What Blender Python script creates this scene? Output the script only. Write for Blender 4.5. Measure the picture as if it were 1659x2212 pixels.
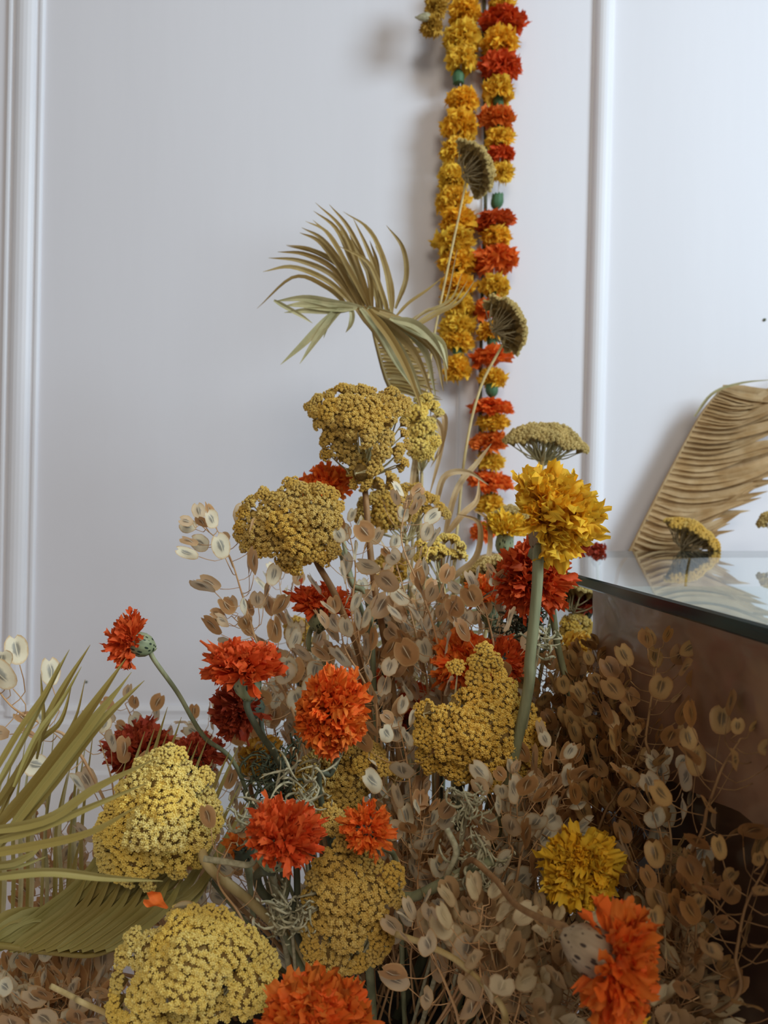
import bpy, math, random
import numpy as np
from mathutils import Vector, Matrix, noise, Quaternion
for o in list(bpy.data.objects): bpy.data.objects.remove(o)
SC = bpy.context.scene; COL = SC.collection
R = random.Random(7)
F = 1736.0; CZ = 0.45; WALL = 1.15
def P(px, py, D): return Vector(((px-829.5)/F*D, D, CZ-(py-1106)/F*D))

# ------------------------------------------------------------------ camera, light, exposure
cd = bpy.data.cameras.new('camera'); cam = bpy.data.objects.new('camera', cd); COL.objects.link(cam)
cam.location = (0, 0, CZ); cam.rotation_euler = (math.pi/2, 0, 0)
cd.sensor_fit = 'HORIZONTAL'; cd.sensor_width = 36; cd.lens = 36*F/1659
cd.clip_start = .01; cd.clip_end = 50
cd.dof.use_dof = True; cd.dof.focus_distance = .52; cd.dof.aperture_fstop = 15
SC.camera = cam
w = bpy.data.worlds.new('world'); SC.world = w; w.use_nodes = True
w.node_tree.nodes['Background'].inputs[0].default_value = (.96, .90, .86, 1)
w.node_tree.nodes['Background'].inputs[1].default_value = .18
def area(name, loc, target, size, energy, color):
    l = bpy.data.lights.new(name, 'AREA'); l.shape = 'RECTANGLE'; l.size, l.size_y = size; l.energy = energy; l.color = color
    o = bpy.data.objects.new(name, l); COL.objects.link(o); o.location = loc
    o.rotation_euler = (Vector(target)-Vector(loc)).to_track_quat('-Z', 'Y').to_euler(); return o
area('window_light', (1.75, -.35, 1.45), (.1, .85, .45), (.75, 1.0), 44, (.72, .87, 1.0))
area('warm_fill_light', (.35, -1.5, 1.75), (0, .7, .35), (.9, .8), 17, (1.0, .90, .76))  # added warm fill from the front to brighten the flowers, no seen source
SC.view_settings.view_transform = 'Standard'; SC.view_settings.look = 'None'
SC.view_settings.gamma = 1; SC.view_settings.use_curve_mapping = False; SC.view_settings.exposure = 0.0

# ------------------------------------------------------------------ materials
def lin(c):
    return tuple(((v/255)/12.92 if v/255 <= .04045 else ((v/255+.055)/1.055)**2.4) for v in c)+(1,)
def mat(name, c1, c2=None, scale=200., rough=.7, trans=0., rnd=0., bump=0., bscale=400., stretch=None, coat=0., spec=.35, c3=None):
    """noise-mixed two-tone material, optional per-object random tone, translucency and fine relief"""
    m = bpy.data.materials.new(name); m.use_nodes = True; nt = m.node_tree; N = nt.nodes; L = nt.links
    b = N['Principled BSDF']; out = N['Material Output']
    b.inputs['Roughness'].default_value = rough; b.inputs['Specular IOR Level'].default_value = spec
    c2 = c2 or c1
    tc = N.new('ShaderNodeTexCoord'); mp = N.new('ShaderNodeMapping'); L.new(tc.outputs['Object'], mp.inputs[0])
    if stretch: mp.inputs['Scale'].default_value = stretch
    nz = N.new('ShaderNodeTexNoise'); nz.inputs['Scale'].default_value = scale; nz.inputs['Detail'].default_value = 3
    L.new(mp.outputs[0], nz.inputs[0])
    mr = N.new('ShaderNodeMapRange'); mr.inputs[1].default_value = .35; mr.inputs[2].default_value = .65; L.new(nz.outputs[0], mr.inputs[0])
    fac = mr.outputs[0]
    mx = N.new('ShaderNodeMix'); mx.data_type = 'RGBA'; L.new(fac, mx.inputs[0])
    mx.inputs[6].default_value = lin(c1); mx.inputs[7].default_value = lin(c2)
    col = mx.outputs[2]
    oi = N.new('ShaderNodeObjectInfo')
    if c3:
        m3 = N.new('ShaderNodeMix'); m3.data_type = 'RGBA'; L.new(oi.outputs['Random'], m3.inputs[0]); L.new(col, m3.inputs[6]); m3.inputs[7].default_value = lin(c3); col = m3.outputs[2]
    if rnd:
        hs = N.new('ShaderNodeHueSaturation'); mv = N.new('ShaderNodeMapRange'); mv.inputs[3].default_value = 1-rnd; mv.inputs[4].default_value = 1+rnd
        L.new(oi.outputs['Random'], mv.inputs[0]); L.new(mv.outputs[0], hs.inputs['Value']); L.new(col, hs.inputs['Color']); col = hs.outputs[0]
    L.new(col, b.inputs['Base Color'])
    if bump:
        n2 = N.new('ShaderNodeTexNoise'); n2.inputs['Scale'].default_value = bscale; n2.inputs['Detail'].default_value = 4; L.new(mp.outputs[0], n2.inputs[0])
        bp = N.new('ShaderNodeBump'); bp.inputs['Strength'].default_value = bump; bp.inputs['Distance'].default_value = .001
        L.new(n2.outputs[0], bp.inputs['Height']); L.new(bp.outputs[0], b.inputs['Normal'])
    if coat: b.inputs['Coat Weight'].default_value = coat; b.inputs['Coat Roughness'].default_value = .12
    if trans:
        t = N.new('ShaderNodeBsdfTranslucent'); L.new(col, t.inputs[0]); ms = N.new('ShaderNodeMixShader'); ms.inputs[0].default_value = trans
        L.new(b.outputs[0], ms.inputs[1]); L.new(t.outputs[0], ms.inputs[2]); L.new(ms.outputs[0], out.inputs[0])
    return m
M = {}
M['wall'] = mat('wall_paint', (226, 225, 229), (229, 228, 232), 6, .55, bump=.25, bscale=60, stretch=(1, 1, .12))
M['trim'] = mat('trim_paint', (232, 232, 236), (235, 235, 238), 8, .4)
M['floor'] = mat('floor_paint', (214, 203, 202), (222, 212, 210), 12, .5, bump=.1)
M['ypale'] = mat('yarrow_pale_yellow', (230, 204, 108), (246, 230, 152), 420, .8, rnd=.08, c3=(236, 208, 104))
M['ymust'] = mat('yarrow_mustard', (208, 172, 82), (232, 204, 124), 420, .8, rnd=.09, c3=(212, 174, 78))
M['ydull'] = mat('yarrow_dull_straw', (192, 166, 100), (216, 194, 130), 420, .85, rnd=.1)
M['ygold'] = mat('yarrow_golden', (226, 182, 68), (242, 210, 112), 420, .8, rnd=.09)
M['ycore'] = mat('yarrow_receptacle', (120, 94, 46), (146, 120, 66), 300, .9)
M['cream'] = mat('dry_cream_stalk', (206, 194, 144), (226, 218, 176), 300, .75)
M['creamd'] = mat('dull_brown_stalk', (140, 122, 88), (168, 150, 110), 300, .8)
def petal(n, a, b_, c): M[n] = mat(n, a, b_, 160, .65, trans=.28, rnd=.16, c3=c)
petal('petal_orange', (246, 128, 42), (252, 150, 54), (240, 108, 38))
petal('petal_red_orange', (230, 96, 38), (242, 116, 46), (216, 82, 32))
petal('petal_rust', (186, 74, 42), (204, 92, 46), (164, 58, 34))
petal('petal_yellow', (250, 200, 52), (255, 216, 72), (246, 190, 44))
petal('petal_golden', (242, 198, 52), (250, 214, 70), (236, 184, 40))
M['garland_yellow'] = mat('garland_yellow', (255, 206, 58), (255, 222, 86), 160, .65, trans=.28, rnd=.05, c3=(255, 200, 54))
petal('petal_mustard', (214, 166, 62), (230, 184, 74), (204, 148, 48))
M['stem_green'] = mat('stem_green', (118, 122, 90), (152, 154, 116), 160, .6, stretch=(1, 1, .1), bump=.4)
M['stem_dark'] = mat('stem_dark_green', (78, 82, 64), (102, 106, 82), 160, .6, stretch=(1, 1, .1))
M['stem_brown'] = mat('stem_brown', (124, 90, 54), (160, 122, 78), 140, .65, stretch=(1, 1, .1), bump=.4)
M['stem_straw'] = mat('stem_straw', (178, 154, 100), (204, 182, 128), 140, .6, stretch=(1, 1, .1), bump=.3)
M['stem_tan'] = mat('stem_tan', (186, 142, 96), (206, 166, 118), 140, .65, stretch=(1, 1, .1))
M['palm_dry'] = mat('palm_dry', (172, 146, 88), (192, 170, 116), 60, .5, trans=.22, rnd=.1, c3=(150, 122, 66))
M['palm_pale'] = mat('palm_pale', (196, 186, 140), (168, 162, 118), 60, .5, trans=.2, rnd=.1)
M['palm_beige'] = mat('palm_beige', (204, 176, 132), (184, 150, 102), 50, .55, trans=.25, rnd=.1)
M['palm_green'] = mat('palm_green', (170, 158, 88), (188, 178, 112), 40, .45, trans=.22, rnd=.14, c3=(148, 128, 66))
M['leaf_grey'] = mat('leaf_grey_green', (184, 176, 142), (148, 142, 110), 300, .8)
M['leaf_dark'] = mat('leaf_dark_green', (62, 68, 48), (90, 92, 66), 300, .8)
M['string'] = mat('string_white', (210, 205, 200), None, 100, .8)
M['rod'] = mat('rod_green', (88, 92, 70), (104, 104, 80), 90, .6)
M['calyx_green'] = M['calyx_tan'] = M['calyx_dark'] = None
for nm, a, b_, sp in (('calyx_green', (122, 134, 98), (148, 154, 118), (36, 48, 34)), ('calyx_tan', (168, 148, 118), (144, 124, 96), (60, 44, 32)), ('calyx_dark', (66, 76, 62), (88, 96, 76), (28, 32, 24)), ('calyx_bright', (62, 104, 70), (84, 122, 84), (50, 90, 60))):
    m = mat(nm, a, b_, 200, .55, stretch=(1, 1, .15)); nt = m.node_tree; N = nt.nodes; L = nt.links
    vo = N.new('ShaderNodeTexVoronoi'); vo.inputs['Scale'].default_value = 420; vo.inputs['Randomness'].default_value = .8
    mp = N.new('ShaderNodeMapping'); mp.inputs['Scale'].default_value = (1, 1, .42); tc = N.new('ShaderNodeTexCoord')
    L.new(tc.outputs['Object'], mp.inputs[0]); L.new(mp.outputs[0], vo.inputs[0])
    mr = N.new('ShaderNodeMapRange'); mr.inputs[1].default_value = .26; mr.inputs[2].default_value = .34; L.new(vo.outputs[0], mr.inputs[0])
    b = N['Principled BSDF']; old = b.inputs['Base Color'].links[0].from_socket
    mx = N.new('ShaderNodeMix'); mx.data_type = 'RGBA'; L.new(mr.outputs[0], mx.inputs[0]); mx.inputs[6].default_value = lin(sp); L.new(old, mx.inputs[7]); L.new(mx.outputs[2], b.inputs['Base Color'])
    M[nm] = m
def podmat(name, lens, wing_a, wing_b, edge):
    """flat seed pod: grey lens in the middle, papery wing round it; tone varies pod by pod"""
    m = bpy.data.materials.new(name); m.use_nodes = True; nt = m.node_tree; N = nt.nodes; L = nt.links; b = N['Principled BSDF']
    tc = N.new('ShaderNodeTexCoord'); sx = N.new('ShaderNodeSeparateXYZ'); L.new(tc.outputs['UV'], sx.inputs[0])
    oi = N.new('ShaderNodeObjectInfo'); rw = N.new('ShaderNodeMix'); rw.data_type = 'RGBA'; rm = N.new('ShaderNodeMapRange'); rm.inputs[1].default_value = .3; rm.inputs[2].default_value = .75; L.new(oi.outputs['Random'], rm.inputs[0]); L.new(rm.outputs[0], rw.inputs[0])
    rw.inputs[6].default_value = lin(wing_a); rw.inputs[7].default_value = lin(wing_b)
    nz = N.new('ShaderNodeTexNoise'); nz.inputs['Scale'].default_value = 350; nz.inputs['Detail'].default_value = 4; L.new(tc.outputs['Object'], nz.inputs[0])
    ad = N.new('ShaderNodeMath'); ad.operation = 'MULTIPLY_ADD'; L.new(nz.outputs[0], ad.inputs[0]); ad.inputs[1].default_value = .35; L.new(sx.outputs[0], ad.inputs[2])
    mr = N.new('ShaderNodeMapRange'); mr.inputs[1].default_value = .5; mr.inputs[2].default_value = .72; L.new(ad.outputs[0], mr.inputs[0])
    mx = N.new('ShaderNodeMix'); mx.data_type = 'RGBA'; L.new(mr.outputs[0], mx.inputs[0]); L.new(rw.outputs[2], mx.inputs[7])
    ld = N.new('ShaderNodeMix'); ld.data_type = 'RGBA'; L.new(rm.outputs[0], ld.inputs[0]); ld.inputs[6].default_value = lin(lens); ld.inputs[7].default_value = lin([v*.66 for v in wing_b])
    sm = N.new('ShaderNodeMapRange'); sm.inputs[1].default_value = .01; sm.inputs[2].default_value = .055; L.new(sx.outputs[1], sm.inputs[0])
    lm = N.new('ShaderNodeMix'); lm.data_type = 'RGBA'; L.new(sm.outputs[0], lm.inputs[0]); lm.inputs[6].default_value = lin(wing_a); L.new(ld.outputs[2], lm.inputs[7])
    l2 = N.new('ShaderNodeMix'); l2.data_type = 'RGBA'; l2.inputs[0].default_value = .12; L.new(lm.outputs[2], l2.inputs[6]); L.new(rw.outputs[2], l2.inputs[7]); L.new(l2.outputs[2], mx.inputs[6])
    me = N.new('ShaderNodeMapRange'); me.inputs[1].default_value = 1.0; me.inputs[2].default_value = 1.2; L.new(ad.outputs[0], me.inputs[0])
    m2 = N.new('ShaderNodeMix'); m2.data_type = 'RGBA'; L.new(me.outputs[0], m2.inputs[0]); L.new(mx.outputs[2], m2.inputs[6]); m2.inputs[7].default_value = lin(edge)
    L.new(m2.outputs[2], b.inputs['Base Color']); b.inputs['Roughness'].default_value = .5; b.inputs['Specular IOR Level'].default_value = .4
    t = N.new('ShaderNodeBsdfTranslucent'); L.new(m2.outputs[2], t.inputs[0]); ms = N.new('ShaderNodeMixShader'); ms.inputs[0].default_value = .3
    L.new(b.outputs[0], ms.inputs[1]); L.new(t.outputs[0], ms.inputs[2]); L.new(ms.outputs[0], N['Material Output'].inputs[0])
    return m
M['pod'] = podmat('pod_cream_tan', (150, 148, 136), (240, 230, 198), (198, 150, 98), (214, 176, 122))
M['pod_shaded'] = podmat('pod_shaded', (116, 98, 70), (196, 158, 100), (158, 112, 62), (170, 122, 72))  # browner pod copy: shade and brown bounce by the plinth put into the colour
M['pod_plain'] = podmat('pod_plain', (206, 188, 146), (226, 208, 164), (186, 150, 104), (184, 150, 106))

# ------------------------------------------------------------------ mesh builder and object helpers
class MB:
    def __init__(s): s.v = []; s.f = []; s.m = []; s.uv = None
    def add(s, verts, faces, mi=0):
        o = len(s.v); s.v.extend([tuple(v) for v in verts]); s.f.extend([tuple(i+o for i in f) for f in faces]); s.m.extend([mi]*len(faces))
    def mesh(s, name, mats, off=None, smooth=True):
        me = bpy.data.meshes.new(name)
        v = s.v if off is None else [(a-off[0], b-off[1], c-off[2]) for a, b, c in s.v]
        me.from_pydata(v, [], s.f)
        for m in (mats if isinstance(mats, (list, tuple)) else [mats]): me.materials.append(m)
        if any(s.m): me.polygons.foreach_set('material_index', s.m)
        if smooth: me.polygons.foreach_set('use_smooth', [True]*len(me.polygons))
        me.update(); return me
def obj(name, me, parent=None, mw=None):
    """link a mesh as one object; mw is its world matrix when the mesh is shared"""
    o = bpy.data.objects.new(name, me); COL.objects.link(o)
    if parent is not None:
        o.parent = parent
        if mw is not None: o.matrix_basis = base_inv(parent) @ mw
    elif mw is not None: o.matrix_basis = mw
    return o
def base_inv(p):
    m = p.matrix_basis.inverted()
    return m @ base_inv(p.parent) if p.parent else m
def tag(o, label=None, cat=None, group=None, kind=None):
    for k, v in (('label', label), ('category', cat), ('group', group), ('kind', kind)):
        if v: o[k] = v
    return o
def thing(name, label, cat, loc, group=None):
    o = bpy.data.objects.new(name, None); COL.objects.link(o); o.empty_display_size = .01; o.location = loc
    o.matrix_basis = Matrix.Translation(loc)
    return tag(o, label, cat, group)
def catmull(pts, n):
    pts = [Vector(p) for p in pts]
    if len(pts) < 3: return [pts[0].lerp(pts[-1], i/(n*1.0)) for i in range(n+1)]
    q = [pts[0]*2-pts[1]]+pts+[pts[-1]*2-pts[-2]]; out = []; k = len(pts)-1
    for i in range(n+1):
        t = i/n*k; j = min(int(t), k-1); t -= j; a, b, c, d = q[j:j+4]
        out.append(.5*((2*b)+(c-a)*t+(2*a-5*b+4*c-d)*t*t+(3*b-a-3*c+d)*t**3))
    return out
def tube(mb, pts, rad, sides=6, mi=0, ridge=0., jitter=0.):
    n = len(pts); rr = rad if isinstance(rad, (list, tuple)) else [rad]*n
    up = None; vs = []; fs = []
    for i, p in enumerate(pts):
        t = (pts[min(i+1, n-1)]-pts[max(i-1, 0)]).normalized()
        if up is None: up = t.orthogonal().normalized()
        else:
            up = (up-t*up.dot(t)); up = up.normalized() if up.length > 1e-6 else t.orthogonal().normalized()
        b = t.cross(up)
        r0 = rr[min(int(i*len(rr)/n), len(rr)-1)] if len(rr) != n else rr[i]
        for k in range(sides):
            a = 2*math.pi*k/sides; r = r0*(1+(ridge if k % 2 else -ridge))*(1+R.uniform(-jitter, jitter))
            vs.append(p+(up*math.cos(a)+b*math.sin(a))*r)
    for i in range(n-1):
        for k in range(sides):
            k2 = (k+1) % sides; fs.append((i*sides+k, i*sides+k2, (i+1)*sides+k2, (i+1)*sides+k))
    fs.append(tuple(range(sides))[::-1]); fs.append(tuple((n-1)*sides+k for k in range(sides)))
    mb.add(vs, fs, mi)
def lerp_list(vals, n): return [float(x) for x in np.interp(np.linspace(0, len(vals)-1, n), range(len(vals)), vals)]
def align(axis, spin=0.): return (Vector(axis).normalized().to_track_quat('Z', 'Y').to_matrix().to_4x4() @ Matrix.Rotation(spin, 4, 'Z'))
def sc(x, y, z): return Matrix.Diagonal((x, y, z, 1))
def root_of(p):
    """where a stem that leaves the picture at p is stuck into the foam (or stands on the floor by the wall)"""
    if p.y > .98: return Vector((p.x+.004, p.y, .001))
    return Vector((max(-.13, min(.11, p.x*.45+R.uniform(-.03, .03))), max(.54, min(.76, p.y*.5+.33)), .05))

# ------------------------------------------------------------------ the setting
def box(mb, x0, x1, y0, y1, z0, z1, mi=0):
    v = [(x, y, z) for x in (x0, x1) for y in (y0, y1) for z in (z0, z1)]
    mb.add(v, [(0, 1, 3, 2), (4, 6, 7, 5), (0, 4, 5, 1), (2, 3, 7, 6), (0, 2, 6, 4), (1, 5, 7, 3)], mi)
def struct(name, mb, m, smooth=False):
    return tag(obj(name, mb.mesh(name, m, smooth=smooth)), kind='structure')
b = MB(); box(b, -1.3, 1.3, WALL, WALL+.08, 0, 1.6); struct('wall_back', b, M['wall'])
b = MB(); box(b, -1.3, 1.3, -.4, WALL, -.05, 0); struct('floor', b, M['floor'])
def moulding(name, cx_top, y_top, cx_bot, y_bot, prof):
    """raised bead strip standing on the wall; prof = (px offset from centre, depth in m)"""
    mb = MB(); s = (cx_bot-cx_top)/(y_bot-y_top); z1 = 1.6; z0 = .16; vs = []
    for z in (z0, z1):
        py = 1106+(CZ-z)/WALL*F; cx = cx_top+s*(py-y_top)
        for dx, h in prof: vs.append(((cx+dx-829.5)/F*WALL, WALL-h, z))
    n = len(prof); mb.add(vs, [(i, i+1, n+i+1, n+i) for i in range(n-1)])
    return struct(name, mb, M['trim'], False)
def bead(w1, d1, w2, d2):
    if not w1: return [(-w2/2-3, -.001), (-w2/2-3, .002)]+[(-math.cos(math.pi*i/10)*w2/2, .002+d2*math.sin(math.pi*i/10)) for i in range(11)]+[(w2/2+3, .002), (w2/2+3, -.001)]
    pr = [(-w1/2, -.001), (-w1/2, .003), (-w1/2+3, .0055), (-w1/2+8, .0055), (-w1/2+11, .003)]
    for i in range(9):
        a = math.pi*i/8; pr.append((-math.cos(a)*w2/2, .003+d2*math.sin(a)))
    pr += [(w1/2-11, .003), (w1/2-8, .0055), (w1/2-3, .0055), (w1/2, .003), (w1/2, -.001)]; return pr
moulding('trim_1', 60, 0, 34, 1400, bead(78, .004, 44, .009))
moulding('trim_2', 1030, 0, 1008, 1100, bead(0, 0, 46, .009))
moulding('trim_3', 1306, 0, 1282, 1000, bead(0, 0, 40, .010))
b = MB(); pr = [(.175, -.001), (.175, .006), (.168, .010), (.162, .008), (.155, .008), (.150, .014), (.085, .014), (.080, .020), (.0, .022)]
vs = [(x, WALL-h, z) for x in (-1.3, 1.3) for z, h in pr]; n = len(pr); b.add(vs, [(i+1, i, n+i, n+i+1) for i in range(n-1)]); struct('baseboard_back', b, M['trim'])
for k, (px, py, r) in enumerate(((1651, 691, .0022), (409, 1189, .0016), (187, 1473, .0017), (1090, 992, .0012))):
    b = MB(); c = P(px, py, WALL); tube(b, [c+Vector((0, .002, 0)), c+Vector((0, -.0015, 0)), c+Vector((0, -.0025, 0))], [r, r, r*.6], 10)
    tag(obj('wall_nail', b.mesh('nail', M['stem_dark'], c), None, Matrix.Translation(c)),
        ('small dark nail in the white wall at the right edge', 'tiny nail head in the white wall left of the yarrow heads', 'tiny dark nail low in the wall above the green palm tips', 'tiny nail mark in the wall just right of the orange and yellow garland')[k], 'nail')

# glass table top: slab with clear faces and green edge
GH = CZ-84*1.0/F
def glass_mat():
    m = bpy.data.materials.new('clear_glass'); m.use_nodes = True; nt = m.node_tree; N = nt.nodes; L = nt.links; N.remove(N['Principled BSDF'])
    fr = N.new('ShaderNodeFresnel'); fr.inputs[0].default_value = 1.55; g = N.new('ShaderNodeBsdfGlossy'); g.inputs['Roughness'].default_value = .01; g.inputs[0].default_value = (.95, .97, .97, 1)
    t = N.new('ShaderNodeBsdfTransparent'); t.inputs[0].default_value = (.93, .97, .96, 1); ms = N.new('ShaderNodeMixShader')
    ge = N.new('ShaderNodeNewGeometry'); mu = N.new('ShaderNodeMath'); mu.operation = 'MULTIPLY'; iv = N.new('ShaderNodeMath'); iv.operation = 'SUBTRACT'; iv.inputs[0].default_value = 1; L.new(ge.outputs['Backfacing'], iv.inputs[1]); L.new(iv.outputs[0], mu.inputs[0]); L.new(fr.outputs[0], mu.inputs[1]); L.new(mu.outputs[0], ms.inputs[0]); L.new(t.outputs[0], ms.inputs[1]); L.new(g.outputs[0], ms.inputs[2]); L.new(ms.outputs[0], N['Material Output'].inputs[0]); return m
M['glass'] = glass_mat()
M['glass_edge'] = mat('glass_edge_green', (12, 38, 42), (22, 56, 60), 90, .2, spec=.3, stretch=(1, .08, 3))
gt = thing('glass_tabletop', 'clear glass tabletop with a dark green edge resting on the brown plinth', 'tabletop', (.148, .651, GH-.01))
e0 = Vector((.148, .651)); e1 = Vector((.1645, .344)); dr = (e1-e0).normalized()
fl = e0+dr*.45; bl = e0-dr*((1.0-.651)/abs(dr.y)); T = .0085
cs = [(fl.x, fl.y), (.85, fl.y), (.85, 1.0), (bl.x, 1.0)]
b = MB(); v = [(x, y, z) for z in (GH-T, GH) for x, y in cs]; b.add(v, [(0, 3, 2, 1), (4, 5, 6, 7)])
obj('glass_pane', b.mesh('glass_pane', M['glass'], gt.location, False), gt)
b = MB()
for i in range(4):
    a, c = Vector(cs[i]), Vector(cs[(i+1) % 4]); nrm = Vector((c.y-a.y, a.x-c.x)).normalized()*.0012
    vs = [(a.x, a.y, GH), (c.x, c.y, GH), (c.x+nrm.x, c.y+nrm.y, GH-.0012), (a.x+nrm.x, a.y+nrm.y, GH-.0012), (a.x+nrm.x, a.y+nrm.y, GH-T+.0012), (c.x+nrm.x, c.y+nrm.y, GH-T+.0012), (c.x, c.y, GH-T), (a.x, a.y, GH-T)]
    b.add(vs, [(0, 1, 2, 3), (3, 2, 5, 4), (4, 5, 6, 7)])
obj('polished_edge', b.mesh('polished_edge', M['glass_edge'], gt.location, False), gt)
# brown plinth under the glass, wrapped in crinkled paper-like sheet
M['wrap'] = mat('brown_wrap', (130, 95, 74), (164, 126, 100), 14, .42, bump=.5, bscale=28, coat=.75, spec=.4)
M['wrap_dark'] = mat('dark_brown_board', (74, 52, 42), (88, 64, 52), 20, .3, coat=.6, bump=.15, bscale=40)
M['board'] = mat('white_board', (224, 226, 228), None, 10, .6)
pt = thing('plinth', 'brown crinkled sheet-wrapped plinth under the glass tabletop', 'plinth', (.4, .45, 0))
nx = Vector((-dr.y, dr.x)); nx = nx if nx.x > 0 else -nx
A = e0-dr*-.03+nx*.013; Bp = A+dr*.42; top = GH-T-.0005
b = MB(); v = [(x, y, z) for z in (0, top-.004) for x, y in ((A.x+.004, A.y), (Bp.x+.004, Bp.y), (.78, Bp.y), (.78, A.y))]
b.add(v, [(0, 1, 5, 4), (1, 2, 6, 5), (2, 3, 7, 6), (3, 0, 4, 7), (4, 5, 6, 7)]); obj('core', b.mesh('core', M['wrap_dark'], pt.location, False), pt)
b = MB(); v = [(x, y, z) for z in (top-.004, top) for x, y in ((A.x+.004, A.y-.002), (Bp.x+.004, Bp.y), (.78, Bp.y), (.78, A.y-.002))]
b.add(v, [(0, 1, 5, 4), (1, 2, 6, 5), (2, 3, 7, 6), (3, 0, 4, 7), (4, 5, 6, 7)]); obj('top_board', b.mesh('top_board', M['board'], pt.location, False), pt)
# the sheet: hangs to a slanting lower edge, crinkled
b = MB(); nu, nv = 44, 40; vs = []; fs = []
for i in range(nu+1):
    u = i/nu; q = A.lerp(Bp, u); zlow = .285-.10*max(0, (u-.45))/.55*0 - (0.0) if False else None
    px_u = 829.5+q.x/q.y*F
    ylow = float(np.interp(px_u, [1285, 1400, 1540, 1600, 1659, 2400], [1640, 1660, 1728, 1752, 1800, 2300]))
    zl = CZ-(ylow-1106)/F*q.y
    for j in range(nv+1):
        z = top+(zl-top)*j/nv; d = .0022*noise.noise(Vector((u*9, z*30, 3)))+.0012*noise.noise(Vector((u*30, z*60, 8)))
        if 0 < u: d = max(-.003, d)
        vs.append((q.x-nx.x*(.001+abs(d)), q.y-nx.y*(.001+abs(d)), z))
fs = [(i*(nv+1)+j, (i+1)*(nv+1)+j, (i+1)*(nv+1)+j+1, i*(nv+1)+j+1) for i in range(nu) for j in range(nv)]
b.add(vs, fs); obj('wrapping_sheet', b.mesh('wrapping_sheet', M['wrap'], pt.location), pt)
# dark foam tray that holds the stems
M['foam'] = mat('foam_dark', (40, 34, 26), (56, 46, 34), 90, .95, bump=.6, bscale=200)
b = MB(); nseg = 24; vs = []
for k, (s_, z) in enumerate(((.96, .0), (1, .01), (1, .055), (.97, .068), (.9, .072))):
    for i in range(nseg):
        a = 2*math.pi*i/nseg; c, s2 = math.cos(a), math.sin(a); e = .5
        vs.append((-.02+.145*s_*math.copysign(abs(c)**e, c), .66+.135*s_*math.copysign(abs(s2)**e, s2), z))
b.add(vs, [(k*nseg+i, k*nseg+(i+1) % nseg, (k+1)*nseg+(i+1) % nseg, (k+1)*nseg+i) for k in range(4) for i in range(nseg)]+[tuple(range(4*nseg, 5*nseg))])
tag(obj('foam_block', b.mesh('foam_block', M['foam'])), 'dark floral foam block hidden deep between the dried stems', 'foam')

# ------------------------------------------------------------------ yarrow
def ico():
    t = (1+5**.5)/2; v = [(-1, t, 0), (1, t, 0), (-1, -t, 0), (1, -t, 0), (0, -1, t), (0, 1, t), (0, -1, -t), (0, 1, -t), (t, 0, -1), (t, 0, 1), (-t, 0, -1), (-t, 0, 1)]
    f = [(0, 11, 5), (0, 5, 1), (0, 1, 7), (0, 7, 10), (0, 10, 11), (1, 5, 9), (5, 11, 4), (11, 10, 2), (10, 7, 6), (7, 1, 8), (3, 9, 4), (3, 4, 2), (3, 2, 6), (3, 6, 8), (3, 8, 9), (4, 9, 5), (2, 4, 11), (6, 2, 10), (8, 6, 7), (9, 8, 1)]
    return [Vector(a).normalized() for a in v], f
ICO = ico(); OCT = ([Vector(a) for a in ((1, 0, 0), (-1, 0, 0), (0, 1, 0), (0, -1, 0), (0, 0, 1), (0, 0, -1))], [(0, 2, 4), (2, 1, 4), (1, 3, 4), (3, 0, 4), (2, 0, 5), (1, 2, 5), (3, 1, 5), (0, 3, 5)])
GA = math.pi*(3-5**.5)
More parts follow.
